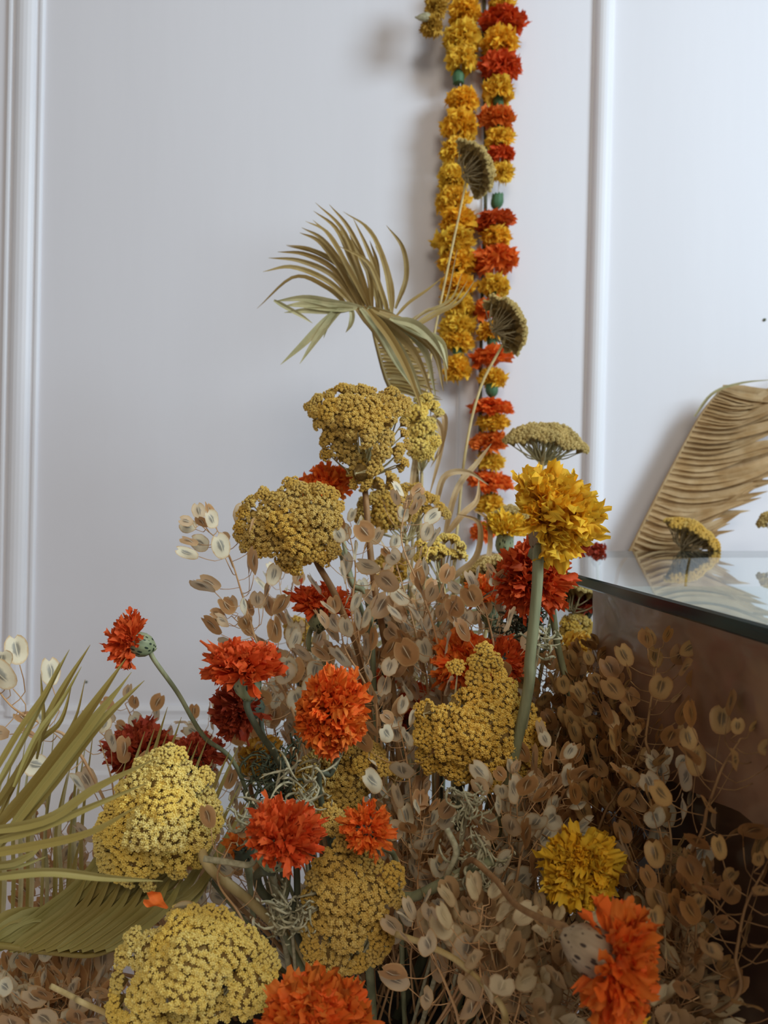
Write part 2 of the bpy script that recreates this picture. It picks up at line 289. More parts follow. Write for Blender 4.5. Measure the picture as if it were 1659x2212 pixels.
def cluster_mesh(seed, r, head, stalk, flat=.62, fr=.00205):
    """one umbel of bobbly florets on fine pedicels; base at the origin, facing +Z"""
    rr = random.Random(seed); mb = MB(); n = int(2*math.pi*r*r*.80/(fr*fr*3.05)); h = r*.95
    nu = 14; ring = []                                       # the receptacle the florets sit on
    for k, (q, z) in enumerate(((.10, h*.08), (.50, h*.62), (.84, h), (.76, h+r*.22), (.5, h+r*.40), (.15, h+r*.48))):
        ring += [((q*r if k else .001)*math.cos(2*math.pi*i/nu)*rr.uniform(.93, 1.05), (q*r if k else .001)*math.sin(2*math.pi*i/nu)*rr.uniform(.93, 1.05), z) for i in range(nu)]
    mb.add(ring, [(k*nu+i, k*nu+(i+1) % nu, (k+1)*nu+(i+1) % nu, (k+1)*nu+i) for k in range(5) for i in range(nu)]+[tuple(range(5*nu, 6*nu))], 2)
    for i in range(n):
        ct = 1-(i+.5)/n*(1-math.cos(math.radians(88))); st = math.sqrt(max(0, 1-ct*ct)); a = i*GA+rr.uniform(-.2, .2)
        k = r*(1+.10*math.sin(3*a+seed)+.08*math.sin(5*a-seed)+rr.uniform(-.07, .07))
        p = Vector((k*st*math.cos(a), k*st*math.sin(a), h+k*flat*ct)); nrm = Vector((st*math.cos(a), st*math.sin(a), ct*1.3)).normalized(); f = fr*rr.uniform(.8, 1.15)
        q = Quaternion((rr.random(), rr.random(), rr.random(), rr.random())).normalized()
        mb.add([p+(q @ v)*f*.8 for v in ICO[0]], ICO[1], 0)
        m = 13
        for j in range(m):
            c2 = 1-(j+.5)/m*1.3; s2 = math.sqrt(max(0, 1-c2*c2)); aa = j*GA+seed
            t1 = nrm.orthogonal().normalized(); t2 = nrm.cross(t1)
            d = nrm*c2+(t1*math.cos(aa)+t2*math.sin(aa))*s2
            g = f*rr.uniform(.26, .40); q = Quaternion((rr.random(), rr.random(), rr.random(), rr.random())).normalized()
            mb.add([p+d*f*.85+(q @ v)*g for v in OCT[0]], OCT[1], 0)
        e = p-nrm*f; w_ = .00028; t1 = Vector((-math.sin(a), math.cos(a), 0)); t2 = Vector((math.cos(a), math.sin(a), 0))
        if i % 2 == 0:
            o = Vector((rr.uniform(-1, 1), rr.uniform(-1, 1), 0))*.0008
            mb.add([o+t1*w_, o-t1*w_, o-t2*w_, e+t1*w_*2.6, e-t1*w_*2.6, e-t2*w_*2.6], [(0, 1, 4, 3), (1, 2, 5, 4), (2, 0, 3, 5)], 1)
    return mb.mesh('floret_cluster', [head, stalk, M['ycore']], smooth=False)
CL = {}
def cluster(kind, stalk, size):
    key = (kind, stalk, size)
    if key not in CL:
        r = {'L': .0115, 'S': .0075}[size]
        base = (size,)
        if base not in CL: CL[base] = [cluster_mesh(11+k*7, r, M['ymust'], M['cream']) for k in range(5)]
        lst = []
        for me in CL[base]:
            c = me.copy(); c.materials[0] = M[kind]; c.materials[1] = M[stalk]; lst.append(c)
        CL[key] = lst
    return R.choice(CL[key])
def inpoly(x, y, pl):
    c = False; n = len(pl)
    for i in range(n):
        x0, y0 = pl[i]; x1, y1 = pl[i-1]
        if (y0 > y) != (y1 > y) and x < (x1-x0)*(y-y0)/(y1-y0)+x0: c = not c
    return c
def edist(x, y, pl):
    d = 1e9; n = len(pl)
    for i in range(n):
        ax, ay = pl[i-1]; bx, by = pl[i]; dx, dy = bx-ax, by-ay; t = max(0, min(1, ((x-ax)*dx+(y-ay)*dy)/(dx*dx+dy*dy+1e-9)))
        d = min(d, math.hypot(x-ax-t*dx, y-ay-t*dy))
    return d
def stem_part(t, name, pts, r0, r1, m, sides=8, n=None, ridge=.06):
    n = n or max(10, len(pts)*7); pp = catmull(pts, n); mb = MB(); tube(mb, pp, lerp_list([r0, (r0+r1)/2, r1], len(pp)), sides, 0, ridge, .03)
    return obj(name, mb.mesh(name, m, t.location), t)
def yarrow(label, D, poly=None, disc=None, n=(0, -.75, .55), kind='ymust', stalk='cream', stem=None, sr=.0016, smat='stem_brown', open_=None, size='L', bulge=.016, spacing=1.12, tuft=False):
    pts = []                                                 # (position, axis, size)
    n = Vector(n).normalized()
    if poly:
        cx = sum(p[0] for p in poly)/len(poly); cy = sum(p[1] for p in poly)/len(poly)
        r = .0115 if size == 'L' else .0075; rp = r*F/D; xs = [p[0] for p in poly]; ys = [p[1] for p in poly]
        taken = []
        for tries in range(2600):
            x = R.uniform(min(xs), max(xs)); y = R.uniform(min(ys), max(ys))
            if not inpoly(x, y, poly): continue
            e = edist(x, y, poly); s_ = min(1.1, max(.5, e/rp)) if e < rp else R.uniform(.85, 1.1)
            if e < rp*.30: continue
            if any(math.hypot(x-a, y-b) < rp*spacing*(s_+c)/2 for a, b, c in taken): continue
            taken.append((x, y, s_))
        C = P(cx, cy, D); Rh = math.sqrt(max(1, (max(xs)-min(xs))*(max(ys)-min(ys))))/2*D/F
        for x, y, s_ in taken:
            e = edist(x, y, poly); dep = D+bulge*(1-min(1, e/(2.4*rp)))+R.uniform(-.003, .003)
            q = P(x, y, dep); out = (q-C); out.y *= .3; ax = (n+out/Rh*.75+Vector((R.uniform(-.15, .15), R.uniform(-.1, .1), R.uniform(-.15, .15)))).normalized()
            if open_ and inpoly(x, y, open_):
                s_ *= .78; ax = Vector((R.uniform(.1, .9), R.uniform(-.5, .5), R.uniform(-.6, .6))).normalized()
            pts.append((q, ax, s_))
        J = C-n*.05; J.z -= .02
    else:
        C, Rx = disc; C = P(C[0], C[1], D); J = C-n*Rx*.95; t1 = n.orthogonal().normalized(); t2 = n.cross(t1); r = .0115 if size == 'L' else .0075
        N = max(7, int(3.0*(Rx/r)**2/1.25))
        for i in range(N):
            a = i*GA; q = math.sqrt((i+.5)/N)*Rx*(1+.12*math.sin(3*a)); h = -.42*Rx*(q/Rx)**2+R.uniform(-.002, .002)
            p = C+t1*q*math.cos(a)+t2*q*math.sin(a)+n*h; pts.append((p, (n*1.0+(p-J).normalized()*.9).normalized(), R.uniform(.75, 1.1)))
    if poly and stem: J = P(*stem[0]).lerp(C, .3)+Vector((0, .02, 0))
    sp = [J]+[P(x, y, d) for x, y, d in (stem or [])]
    if not stem: sp += [J+Vector((0, .03, -.12))]
    rt = root_of(sp[-1]); sp += [sp[-1].lerp(rt, .5)+Vector((0, 0, -.01)), rt]
    t = thing('yarrow', label, 'flower', rt)
    stem_part(t, 'stem', sp, sr, sr*1.25, M[smat])
    mb = MB()
    for q, ax, s_ in pts:
        base = q-ax*(r*1.35*s_); mid = J.lerp(base, .55)-n*.004+Vector((R.uniform(-.003, .003), R.uniform(-.002, .002), R.uniform(-.003, .003)))
        tube(mb, catmull([J+n*R.uniform(-.006, .004), mid, base], 6), lerp_list([sr*.55, .0005], 7), 5)
        o = obj('floret_cluster', cluster(kind, stalk, size), t, Matrix.Translation(base) @ align(ax, R.uniform(0, 6.28)) @ sc(s_, s_, s_))
    obj('branches', mb.mesh('branches', M[stalk], t.location), t)
    return t
Y1 = [(652, 868), (668, 850), (700, 836), (735, 822), (790, 820), (820, 842), (850, 826), (885, 850), (895, 880), (888, 930), (897, 965), (885, 1010), (862, 1055), (800, 1075), (750, 1052), (745, 1010), (730, 985), (690, 1000), (676, 985), (690, 950), (672, 915)]
yarrow('large mustard yarrow head, topmost of the bouquet, with cream underside clusters hanging below', .62, Y1, n=(-.1, -.75, .55), stem=[(790, 1075, .64), (808, 1260, .62), (850, 1500, .62)], sr=.0022, open_=[(760, 930), (900, 870), (905, 1080), (740, 1080), (745, 960)], bulge=.022, size='L', spacing=.98)
yarrow('dense mustard yarrow head left of centre, just below the topmost head', .575, [(505, 1120), (520, 1075), (560, 1055), (600, 1050), (622, 1030), (634, 1020), (655, 1035), (700, 1040), (750, 1062), (742, 1110), (738, 1200), (705, 1218), (672, 1215), (655, 1240), (625, 1254), (598, 1235), (597, 1200), (545, 1208), (518, 1185), (503, 1160)], n=(0, -.85, .35), stem=[(690, 1225, .6), (735, 1310, .6), (790, 1480, .61)], sr=.0024)
yarrow('pale yellow yarrow head behind the topmost one, under the dry palm frond', .76, [(868, 865), (900, 852), (925, 845), (960, 868), (958, 892), (938, 905), (952, 950), (945, 985), (918, 1002), (885, 985), (875, 930)], kind='ypale', stem=[(910, 1060, .8), (900, 1300, .78)], smat='stem_straw')
yarrow('straw yellow yarrow head spreading right of the topmost stem', .74, [(755, 1115), (775, 1065), (830, 1045), (900, 1035), (945, 1065), (978, 1100), (982, 1120), (945, 1115), (915, 1105), (870, 1140), (780, 1155)], kind='ymust', stem=[(880, 1200, .76), (900, 1400, .75)], smat='stem_straw')
yarrow('small pale yellow yarrow head right of centre, behind the seed pods', .7, [(885, 1205), (900, 1162), (950, 1143), (1000, 1153), (1017, 1180), (1008, 1210), (965, 1200), (905, 1222)], kind='ypale', n=(0, -.4, .9), stem=[(960, 1300, .72), (955, 1480, .7)], smat='stem_straw')
yarrow('tallest straw-coloured yarrow on a thin stem in front of the garlands, seen from below', .96, disc=((1047, 352), .030), n=(.78, .2, .5), kind='ydull', stalk='creamd', size='S', stem=[(1005, 400, .96), (965, 590, .93), (932, 760, .9), (905, 1000, .86), (890, 1200, .8)], sr=.0013, smat='stem_straw')
yarrow('dull yarrow head seen from below against the right garland, on a long curved straw stem', .92, disc=((1118, 690), .032), n=(.80, .22, .42), kind='ydull', stalk='creamd', size='S', stem=[(1090, 733, .92), (1040, 832, .9), (1008, 960, .87), (988, 1140, .84), (980, 1260, .78)], sr=.0015, smat='stem_straw')
yarrow('flat-topped yarrow standing free above the big yellow marigold', .84, disc=((1184, 918), .040), n=(.12, -.12, 1), kind='ydull', size='S', stem=[(1176, 965, .84), (1166, 1060, .82), (1150, 1250, .8)], sr=.0017, smat='stem_straw')
yarrow('small faded yarrow behind the upright yellow marigold beside the garland foot', .85, disc=((1112, 1098), .022), n=(.1, .1, .9), kind='ydull', size='S', stem=[(1105, 1180, .84)], sr=.0012, smat='stem_straw')
yarrow('brownish yarrow head in front of the right-hand palm frond, behind the glass', 1.03, disc=((1508, 1135), .036), n=(.5, .02, .8), kind='ymust', stalk='creamd', size='S', stem=[(1490, 1200, 1.03), (1480, 1290, 1.03)], sr=.0015, smat='stem_straw')
yarrow('small yarrow head cut by the right edge of the picture', 1.03, disc=((1662, 1108), .018), n=(-.3, .1, .8), kind='ydull', size='S', stem=[(1680, 1200, 1.05)], sr=.0012, smat='stem_straw')
yarrow('faded yarrow seen from the side, left of the red-orange marigold with the thick green stem', .74, disc=((1060, 1210), .026), n=(-.15, .3, .9), kind='ydull', size='S', stem=[(1062, 1290, .74)], smat='stem_straw')
yarrow('large golden yarrow head in the centre with a knobbly peak, the biggest right of centre', .5, [(890, 1625), (886, 1560), (900, 1515), (940, 1500), (985, 1500), (1005, 1470), (1008, 1450), (965, 1465), (952, 1440), (975, 1420), (1012, 1422), (1028, 1390), (1050, 1380), (1078, 1400), (1092, 1440), (1122, 1460), (1130, 1510), (1165, 1528), (1190, 1570), (1188, 1640), (1165, 1675), (1130, 1685), (1130, 1718), (1080, 1730), (1040, 1702), (975, 1702), (935, 1675), (898, 1660)], kind='ygold', n=(.1, -.85, .35), stem=[(990, 1740, .54), (985, 1850, .56)], sr=.003, smat='stem_dark', bulge=.026, open_=[(930, 1500), (1000, 1510), (1000, 1590), (930, 1600)])
yarrow('mustard yarrow head at centre under the bright orange marigold', .52, [(622, 1695), (640, 1640), (700, 1610), (760, 1600), (800, 1588), (832, 1620), (882, 1650), (890, 1682), (860, 1695), (800, 1685), (795, 1720), (772, 1748), (740, 1795), (700, 1775), (660, 1725), (628, 1718)], kind='ymust', n=(0, -.8, .5), stem=[(760, 1830, .56)], open_=[(780, 1640), (900, 1640), (900, 1700), (790, 1700)])
yarrow('tall lobed golden-mustard yarrow head at the bottom centre', .44, [(655, 1905), (690, 1850), (712, 1805), (755, 1790), (795, 1838), (860, 1855), (894, 1890), (885, 1942), (838, 1978), (864, 2010), (852, 2075), (800, 2095), (788, 2135), (760, 2158), (690, 2135), (650, 2080), (643, 2000), (650, 1950)], kind='ymust', n=(.1, -.85, .45), stem=[(760, 2200, .5)], smat='stem_dark', spacing=1.25, bulge=.02)
yarrow('big pale yellow yarrow head on the left behind the green palm blades', .46, [(188, 1855), (195, 1780), (225, 1730), (270, 1660), (300, 1620), (340, 1608), (372, 1600), (402, 1615), (412, 1655), (452, 1658), (474, 1680), (472, 1730), (487, 1780), (470, 1818), (442, 1835), (440, 1875), (380, 1910), (345, 1890), (320, 1935), (275, 1925), (228, 1900), (190, 1885)], kind='ypale', n=(-.1, -.85, .4), stem=[(450, 1870, .47), (560, 1965, .48), (660, 2075, .5)], sr=.0026, smat='stem_straw', bulge=.03)
yarrow('biggest pale yellow yarrow head in the bottom left corner', .41, [(222, 2260), (220, 2150), (240, 2050), (280, 1985), (325, 2012), (370, 1960), (410, 1948), (480, 1965), (560, 2010), (602, 2060), (608, 2130), (590, 2185), (500, 2200), (440, 2260), (300, 2290)], kind='ypale', n=(0, -.8, .55), stem=[(450, 2280, .46)], bulge=.034)
yarrow('brown-yellow yarrow head beside the left edge of the plinth', .78, [(1205, 1380), (1212, 1335), (1240, 1318), (1275, 1325), (1284, 1350), (1282, 1390), (1240, 1400)], kind='ymust', stem=[(1245, 1450, .78), (1230, 1600, .74)], smat='stem_brown', size='S')
yarrow('small dark yarrow seen from below under the glass corner', .8, disc=((1238, 1270), .024), n=(.1, .4, .8), kind='ydull', stalk='creamd', size='S', stem=[(1238, 1330, .8)], smat='stem_brown')
yarrow('small golden yarrow peeping out left of centre behind the pods', .76, [(612, 1335), (640, 1325), (668, 1340), (665, 1385), (630, 1395), (610, 1370)], kind='ygold', size='S', stem=[(640, 1440, .75)])
yarrow('faint straw yarrow behind the curved marigold stem left of centre', .78, [(650, 1370), (700, 1385), (695, 1425), (660, 1430)], kind='ydull', size='S', stem=[(680, 1480, .76)])
yarrow('small yellow yarrow low on the left behind the rust marigolds', .64, [(505, 1640), (545, 1625), (575, 1640), (560, 1670), (515, 1672)], kind='ygold', size='S', stem=[(545, 1720, .64)])
yarrow('mustard yarrow glimpsed behind the seed pods at centre', .8, [(800, 1215), (830, 1190), (880, 1195), (890, 1240), (850, 1265), (805, 1250)], kind='ygold', size='S', stem=[(850, 1320, .78)])
yarrow('small olive yarrow knob between the two red-orange marigolds at the bottom', .455, [(672, 1745), (700, 1728), (735, 1745), (765, 1800), (720, 1815), (690, 1790)], kind='ymust', size='S', stem=[(720, 1850, .5)], smat='stem_dark')

# ------------------------------------------------------------------ marigolds
def petal_verts(rr, nl=6, nw=4, ruffle=1.0, wide=.30):
    """unit ruffled petal along +Z, facing +Y"""
    vs = []; ph = rr.uniform(0, 6); fq = rr.uniform(2.2, 3.6); curl = rr.uniform(-.35, .75); tw = rr.uniform(-.8, .8); cup = rr.uniform(-.5, .8)
    for i in range(nl+1):
        t = i/nl; w_ = wide*(.16+.84*min(1, (t/.7))**1.2)*(1 if t < .9 else 1-(t-.9)*1.0)
        for j in range(nw+1):
            s = (j/nw-.5)*2; a = tw*t
            x = s*w_; y = curl*t*t*.8+cup*.12*s*s*t+ruffle*(.085*t*t*math.sin(s*fq*2.2+ph)+.085*t*math.sin(t*9+ph+s*2)+.07*t**3*math.sin(s*13+ph*2))+rr.uniform(-.02, .02)*t
            z = t*(1-.10*curl)+(.10*t*rr.uniform(-1, 1) if i == nl else 0)-.05*s*s*t*t+.04*t*math.sin(s*5+ph)
            vs.append(Vector((x*math.cos(a)-y*math.sin(a), x*math.sin(a)+y*math.cos(a), z)))
    fs = [(i*(nw+1)+j, i*(nw+1)+j+1, (i+1)*(nw+1)+j+1, (i+1)*(nw+1)+j) for i in range(nl) for j in range(nw)]
    return vs, fs
PT = [petal_verts(random.Random(100+k), 6, 5, 1.5, .30) for k in range(12)]
PTW = [petal_verts(random.Random(150+k), 9, 7, 1.5, .36) for k in range(10)]
PTS = [petal_verts(random.Random(200+k), 3, 3, 1.6, .26) for k in range(10)]
PM = {}
def petal_mesh(colour, wide=False):
    key = (colour, wide)
    if key not in PM:
        PM[key] = []
        for vs, fs in (PTW if wide else PT):
            mb = MB(); mb.add(vs, fs); PM[key].append(mb.mesh('petal', M[colour]))
    return R.choice(PM[key])
def petal_frames(rr, N, Rr, H, tmax, base_spread, inner=.68):
    """root position, direction and length for each petal of a bloom that faces +Z"""
    out = []
    for i in range(N):
        u = (i+.5)/N; ct = 1-u*(1-math.cos(math.radians(tmax))); th = math.acos(ct)+rr.uniform(-.16, .16); a = i*GA+rr.uniform(-.2, .2)
        ln = 1/math.sqrt((math.sin(th)/Rr)**2+(max(.05, math.cos(th))/H)**2) if th < 1.5 else Rr*(1-.1*(th-1.5))
        d0 = Vector((math.sin(th)*math.cos(a), math.sin(th)*math.sin(a), math.cos(th)))
        ln *= rr.uniform(.80, 1.12)*(1+.34*noise.noise(d0*1.7+Vector((Rr*9000 % 50, H*7000 % 31, N)))); d = Vector((math.sin(th)*math.cos(a), math.sin(th)*math.sin(a), math.cos(th)))
        st = rr.uniform(.0, inner) if th < 1.2 else 0
        out.append((d*ln*st*.8+Vector((math.cos(a), math.sin(a), 0))*base_spread*rr.random(), d, ln*(1-st*.8)+.0005, th))
    return out
def bloom_mb(seed, N, Rr, H, tmax, tmpl):
    rr = random.Random(seed); mb = MB()
    for p, d, ln, th in petal_frames(rr, N, Rr, H, tmax, Rr*.12):
        m = Matrix.Translation(p) @ align(d, rr.uniform(0, 6.28)) @ sc(Rr*.95, Rr*.95, ln)
        vs, fs = rr.choice(tmpl); mb.add([m @ v for v in vs], fs)
    return mb
def calyx_mb(L_, r, top=1.0, ribs=9):
    """ribbed urn-shaped green cup; base at origin, opening at +Z"""
    mb = MB(); prof = [(0, .22), (.05, .34), (.14, .58), (.28, .84), (.5, 1.0), (.72, .98), (.9, .9*top), (1.0, .92*top), (1.04, .78*top)]; ns = ribs*3; vs = []
    for z, q in prof:
        for k in range(ns):
            a = 2*math.pi*k/ns; rad = r*q*(1+.05*math.cos(a*ribs)); zz = z*L_+(L_*.06*math.cos(a*ribs) if z > .95 else 0); vs.append((rad*math.cos(a), rad*math.sin(a), zz))
    n = len(prof); mb.add(vs, [(i*ns+k, i*ns+(k+1) % ns, (i+1)*ns+(k+1) % ns, (i+1)*ns+k) for i in range(n-1) for k in range(ns)]+[tuple(range(ns))[::-1], tuple((n-1)*ns+k for k in range(ns))])
    return mb
def marigold(label, px, py, D, rpx, hpx, face, colour, cal, stem=None, calL=.022, calR=.0075, tmax=100, N=120, singles=True, sr=.0016, smat='stem_green', strays=(), wide=False, opx=None, cface=None, sq=(1, 1)):
    f = Vector(face).normalized(); Rr = rpx*D/F; H = hpx*D/F; C = P(px, py, D); O = P(*opx, D) if opx else C-f*H*.45            # O: where the petals leave the cup
    if singles: N = min(292, int(N*1.8))
    cf = Vector(cface).normalized() if cface else f; cb = O-cf*calL*.95; sp = [cb+cf*.002]+[P(x, y, d) for x, y, d in (stem or [])]
    if not stem: sp.append(cb-cf*.02+Vector((0, .03, -.06)))
    rt = root_of(sp[-1]); sp += [sp[-1].lerp(rt, .5), rt]
    t = thing('marigold', label, 'flower', rt)
    pp = catmull(sp, max(14, len(sp)*7)); n = len(pp); rad = [sr*(1+1.1*math.exp(-i/ (n*.05))) for i in range(n)]; mb = MB(); tube(mb, pp, rad, 10, 0, .07, .02)
    obj('stem', mb.mesh('stem', M[smat], t.location), t)
    obj('calyx', calyx_mb(calL, calR).mesh('calyx', M[cal]), t, Matrix.Translation(cb) @ align(cf, R.uniform(0, 6)))
    base = Matrix.Translation(O) @ sc(sq[0], 1, sq[1]) @ align(f, R.uniform(0, 6)); rr = random.Random(int(px*7+py))
    if singles:
        for p, d, ln, th in petal_frames(rr, N, Rr, H, tmax, calR*.6):
            s_ = Rr*(.56 if wide else .44)*rr.uniform(.75, 1.2)
            d = (d+Vector((rr.gauss(0, .24), rr.gauss(0, .24), rr.gauss(0, .18)))).normalized()
            obj('petal', petal_mesh(colour, wide), t, base @ Matrix.Translation(p) @ align(d, rr.uniform(0, 6.28)) @ sc(s_, s_, ln))
    else:
        obj('petals', bloom_mb(int(px+py), N, Rr, H, tmax, PT).mesh('petals', M[colour]), t, base)
    for (x, y, dd, wpx) in strays:                            # long loose petals that stick out
        q = P(x, y, D+dd); v = q-O; obj('petal', petal_mesh(colour, True), t, Matrix.Translation(O) @ align(v, R.uniform(0, 6.28)) @ sc(wpx*D/F/.6, wpx*D/F/.6, v.length))
    return t
marigold('rust-red marigold on a long bare green stem leaning far left', 262, 1380, .52, 50, 48, (-.85, -.25, .3), 'petal_red_orange', 'calyx_green', [(330, 1420, .525), (385, 1498, .53), (440, 1590, .54), (520, 1675, .56)], calL=.017, calR=.0078, sr=.0015, smat='stem_green')
marigold('red-orange marigold with two long ragged petals pointing left, standing upright on a green cup', 530, 1425, .49, 76, 50, (-.05, -.22, 1), 'petal_red_orange', 'calyx_green', [(535, 1530, .495), (560, 1580, .5), (600, 1640, .52), (622, 1700, .54)], calL=.022, calR=.0085, tmax=95, strays=((444, 1388, 0, 16), (452, 1450, 0, 16), (600, 1430, 0, 18)), N=130, smat='stem_dark', sr=.002)
marigold('dark rust marigold just below the upright one with ragged petals', 495, 1530, .535, 56, 56, (-.7, -.6, .1), 'petal_rust', 'calyx_dark', [(570, 1590, .55), (610, 1660, .56)], calL=.02, calR=.009, smat='stem_dark')
marigold('bright orange shaggy marigold at the centre left, facing forward', 718, 1535, .475, 70, 64, (.05, -.75, .4), 'petal_orange', 'calyx_dark', sq=(.88, 1.2), stem= [(733, 1620, .5), (715, 1670, .5), (690, 1705, .5)], N=150, strays=((668, 1495, 0, 18), (700, 1450, 0, 22), (745, 1452, 0, 22), (655, 1562, 0, 20), (770, 1600, 0, 22), (680, 1608, 0, 22), (778, 1520, 0, 22)), wide=True, sr=.0018, smat='stem_dark')
marigold('red marigold with a green cup between the two brown yarrow stems', 695, 1290, .62, 55, 42, (.1, -.2, 1), 'petal_red_orange', 'calyx_green', [(672, 1360, .63), (668, 1400, .63), (700, 1440, .64)], tmax=92, calL=.022, calR=.011, sr=.002, smat='stem_green')
marigold('orange marigold half hidden between the two top yarrow heads', 705, 1035, .66, 52, 46, (-.1, -.3, .9), 'petal_orange', 'calyx_green', [(730, 1120, .68), (760, 1250, .68), (800, 1400, .68)], sr=.0019)
marigold('orange marigold behind the brown stem right of the bright orange one', 808, 1478, .66, 34, 32, (0, -.6, .6), 'petal_red_orange', 'calyx_dark', None, N=80)
marigold('rust marigold at the lower left just above the pale yarrow head', 290, 1605, .6, 70, 55, (-.3, -.3, .8), 'petal_rust', 'calyx_dark', None, N=120)
marigold('small dark rust marigold right of the pale left yarrow head', 428, 1615, .6, 48, 32, (.2, -.3, .8), 'petal_rust', 'calyx_dark', None, N=90)
marigold('red-orange marigold with a fat speckled cup below centre left', 632, 1785, .43, 66, 84, (.34, -.38, .85), 'petal_red_orange', 'calyx_green', [(556, 1892, .46), (568, 1930, .47), (625, 1985, .49)], calL=.020, calR=.0105, opx=(606, 1812), cface=(.35, -.1, .9), tmax=90, N=150, sr=.0024, smat='stem_dark', strays=((600, 1725, 0, 18), (650, 1870, 0, 12)))
marigold('small orange marigold right of the red-orange one above the bottom yarrow', 795, 1786, .44, 47, 46, (.1, -.6, .5), 'petal_orange', 'calyx_dark', [(825, 1830, .46), (860, 1880, .48)], N=100, wide=False, strays=((838, 1790, 0, 12), (790, 1828, 0, 12)))
marigold('bright orange marigold cut by the bottom edge of the picture', 680, 2212, .375, 108, 84, (0, -.45, .85), 'petal_orange', 'calyx_dark', None, N=170, wide=True, calL=.02, calR=.009)
marigold('orange marigold facing right with a large tan speckled cup, bottom right', 1372, 2082, .335, 116, 84, (.92, -.30, -.18), 'petal_orange', 'calyx_tan', [(1222, 2003, .345), (1170, 1985, .36), (1110, 1950, .385), (1060, 1890, .41), (1000, 1880, .44)], calL=.024, calR=.0095, opx=(1322, 2078), cface=(.82, -.2, -.38), N=190, tmax=98, sr=.0015, smat='stem_brown', strays=((1280, 2062, -.005, 16), (1235, 2138, -.005, 18), (1300, 2000, 0, 12)))
marigold('orange-yellow marigold barely showing at the bottom edge under the tan-cupped one', 1345, 2232, .33, 46, 42, (0, -.5, .8), 'petal_yellow', 'calyx_dark', None, N=70)
marigold('golden yellow crumpled marigold facing forward at the lower right', 1262, 1882, .42, 78, 54, (.05, -1, .1), 'petal_golden', 'calyx_dark', None, sq=(.92, 1.0), N=150, tmax=92, wide=True, strays=((1158, 1858, -.01, 24), (1350, 1850, -.01, 24), (1190, 1815, 0, 24), (1325, 1812, 0, 24), (1240, 1968, 0, 16), (1320, 1930, 0, 20)))
marigold('biggest yellow marigold with drooping lower petals on a thick green stem at the right', 1238, 1092, .5, 82, 128, (.86, -.40, .32), 'petal_yellow', 'calyx_tan', [(1164, 1190, .495), (1160, 1280, .495), (1146, 1420, .495), (1134, 1530, .5)], calL=.026, calR=.0085, N=185, wide=True, tmax=96, sr=.0034, opx=(1176, 1118), cface=(.12, -.1, 1), smat='stem_green', strays=((1117, 1022, 0, 28), (1150, 1035, 0, 26), (1188, 1188, -.01, 36), (1205, 1180, .005, 32), (1290, 1172, -.01, 24), (1305, 1150, 0, 26), (1230, 1160, -.02, 28)))
marigold('ragged red-orange marigold behind the thick green stem at the right', 1148, 1240, .545, 74, 70, (-.1, -.75, .4), 'petal_red_orange', 'calyx_green', [(1186, 1290, .56), (1206, 1400, .57), (1235, 1510, .58), (1262, 1600, .59), (1240, 1720, .6)], calL=.024, calR=.008, N=170, strays=((1110, 1300, 0, 24), (1140, 1318, 0, 24), (1090, 1200, 0, 22)), sr=.0024)
marigold('small orange marigold behind the paired pale pods right of centre', 1045, 1268, .64, 44, 30, (-.2, -.2, .9), 'petal_orange', 'calyx_green', [(1062, 1370, .65)], N=90, calL=.03, calR=.009, sr=.003)
marigold('wide orange marigold peeping out behind the peak of the golden yarrow', 1005, 1412, .57, 64, 54, (-.1, -.5, .8), 'petal_orange', 'calyx_dark', [(1020, 1500, .6)], N=150)
marigold('orange marigold between the golden yarrow and the thick green stem', 1095, 1418, .55, 44, 50, (.2, -.6, .4), 'petal_red_orange', 'calyx_dark', [(1090, 1520, .58)], N=90)
marigold('upright yellow marigold in a green cup beside the garland foot', 1092, 1135, .76, 40, 52, (.05, -.1, 1), 'petal_golden', 'calyx_green', [(1094, 1200, .76), (1090, 1300, .75)], tmax=62, N=90, calL=.020, calR=.0085, sr=.0026, smat='stem_dark')
marigold('dark red marigold hanging behind the big yellow one over the glass corner', 1250, 1160, .64, 34, 30, (.6, -.1, .3), 'petal_rust', 'calyx_dark', [(1225, 1195, .64), (1205, 1260, .65)], N=70)
marigold('red marigold under the glass beside the plinth edge', 1272, 1288, .8, 34, 32, (.1, -.3, .9), 'petal_rust', 'calyx_dark', [(1270, 1370, .8)], N=80, singles=False)
marigold('orange-yellow marigold on the left plinth edge beneath the brown-yellow yarrow', 1250, 1395, .72, 42, 42, (.1, -.3, .9), 'petal_mustard', 'calyx_dark', [(1255, 1480, .72), (1245, 1600, .7)], N=110, singles=False)
marigold('blurred orange-yellow marigold right of the bent green stem', 1284, 1650, .6, 40, 38, (.5, -.2, .3), 'petal_mustard', 'calyx_dark', None, N=90, singles=False)
marigold('mustard marigold between the rust marigold and the seed pods at left', 562, 1622, .62, 42, 36, (-.2, -.3, .9), 'petal_mustard', 'calyx_dark', None, N=90, singles=False)
marigold('orange marigold deep behind the left side of the golden yarrow', 905, 1500, .66, 34, 40, (0, -.5, .7), 'petal_red_orange', 'calyx_dark', None, N=80, singles=False)
marigold('small red marigold glimpsed low behind the seed pods at centre', 868, 1545, .68, 24, 22, (0, -.5, .7), 'petal_rust', 'calyx_dark', None, N=60, singles=False)
marigold('small orange marigold with few petals low at left behind the speckled cup', 518, 1815, .5, 30, 26, (-.1, -.5, .7), 'petal_orange', 'calyx_dark', None, N=26, singles=False)
marigold('gold marigold low behind the seed pods left of centre', 655, 1450, .74, 22, 20, (0, -.5, .7), 'petal_mustard', 'calyx_dark', None, N=60, singles=False)
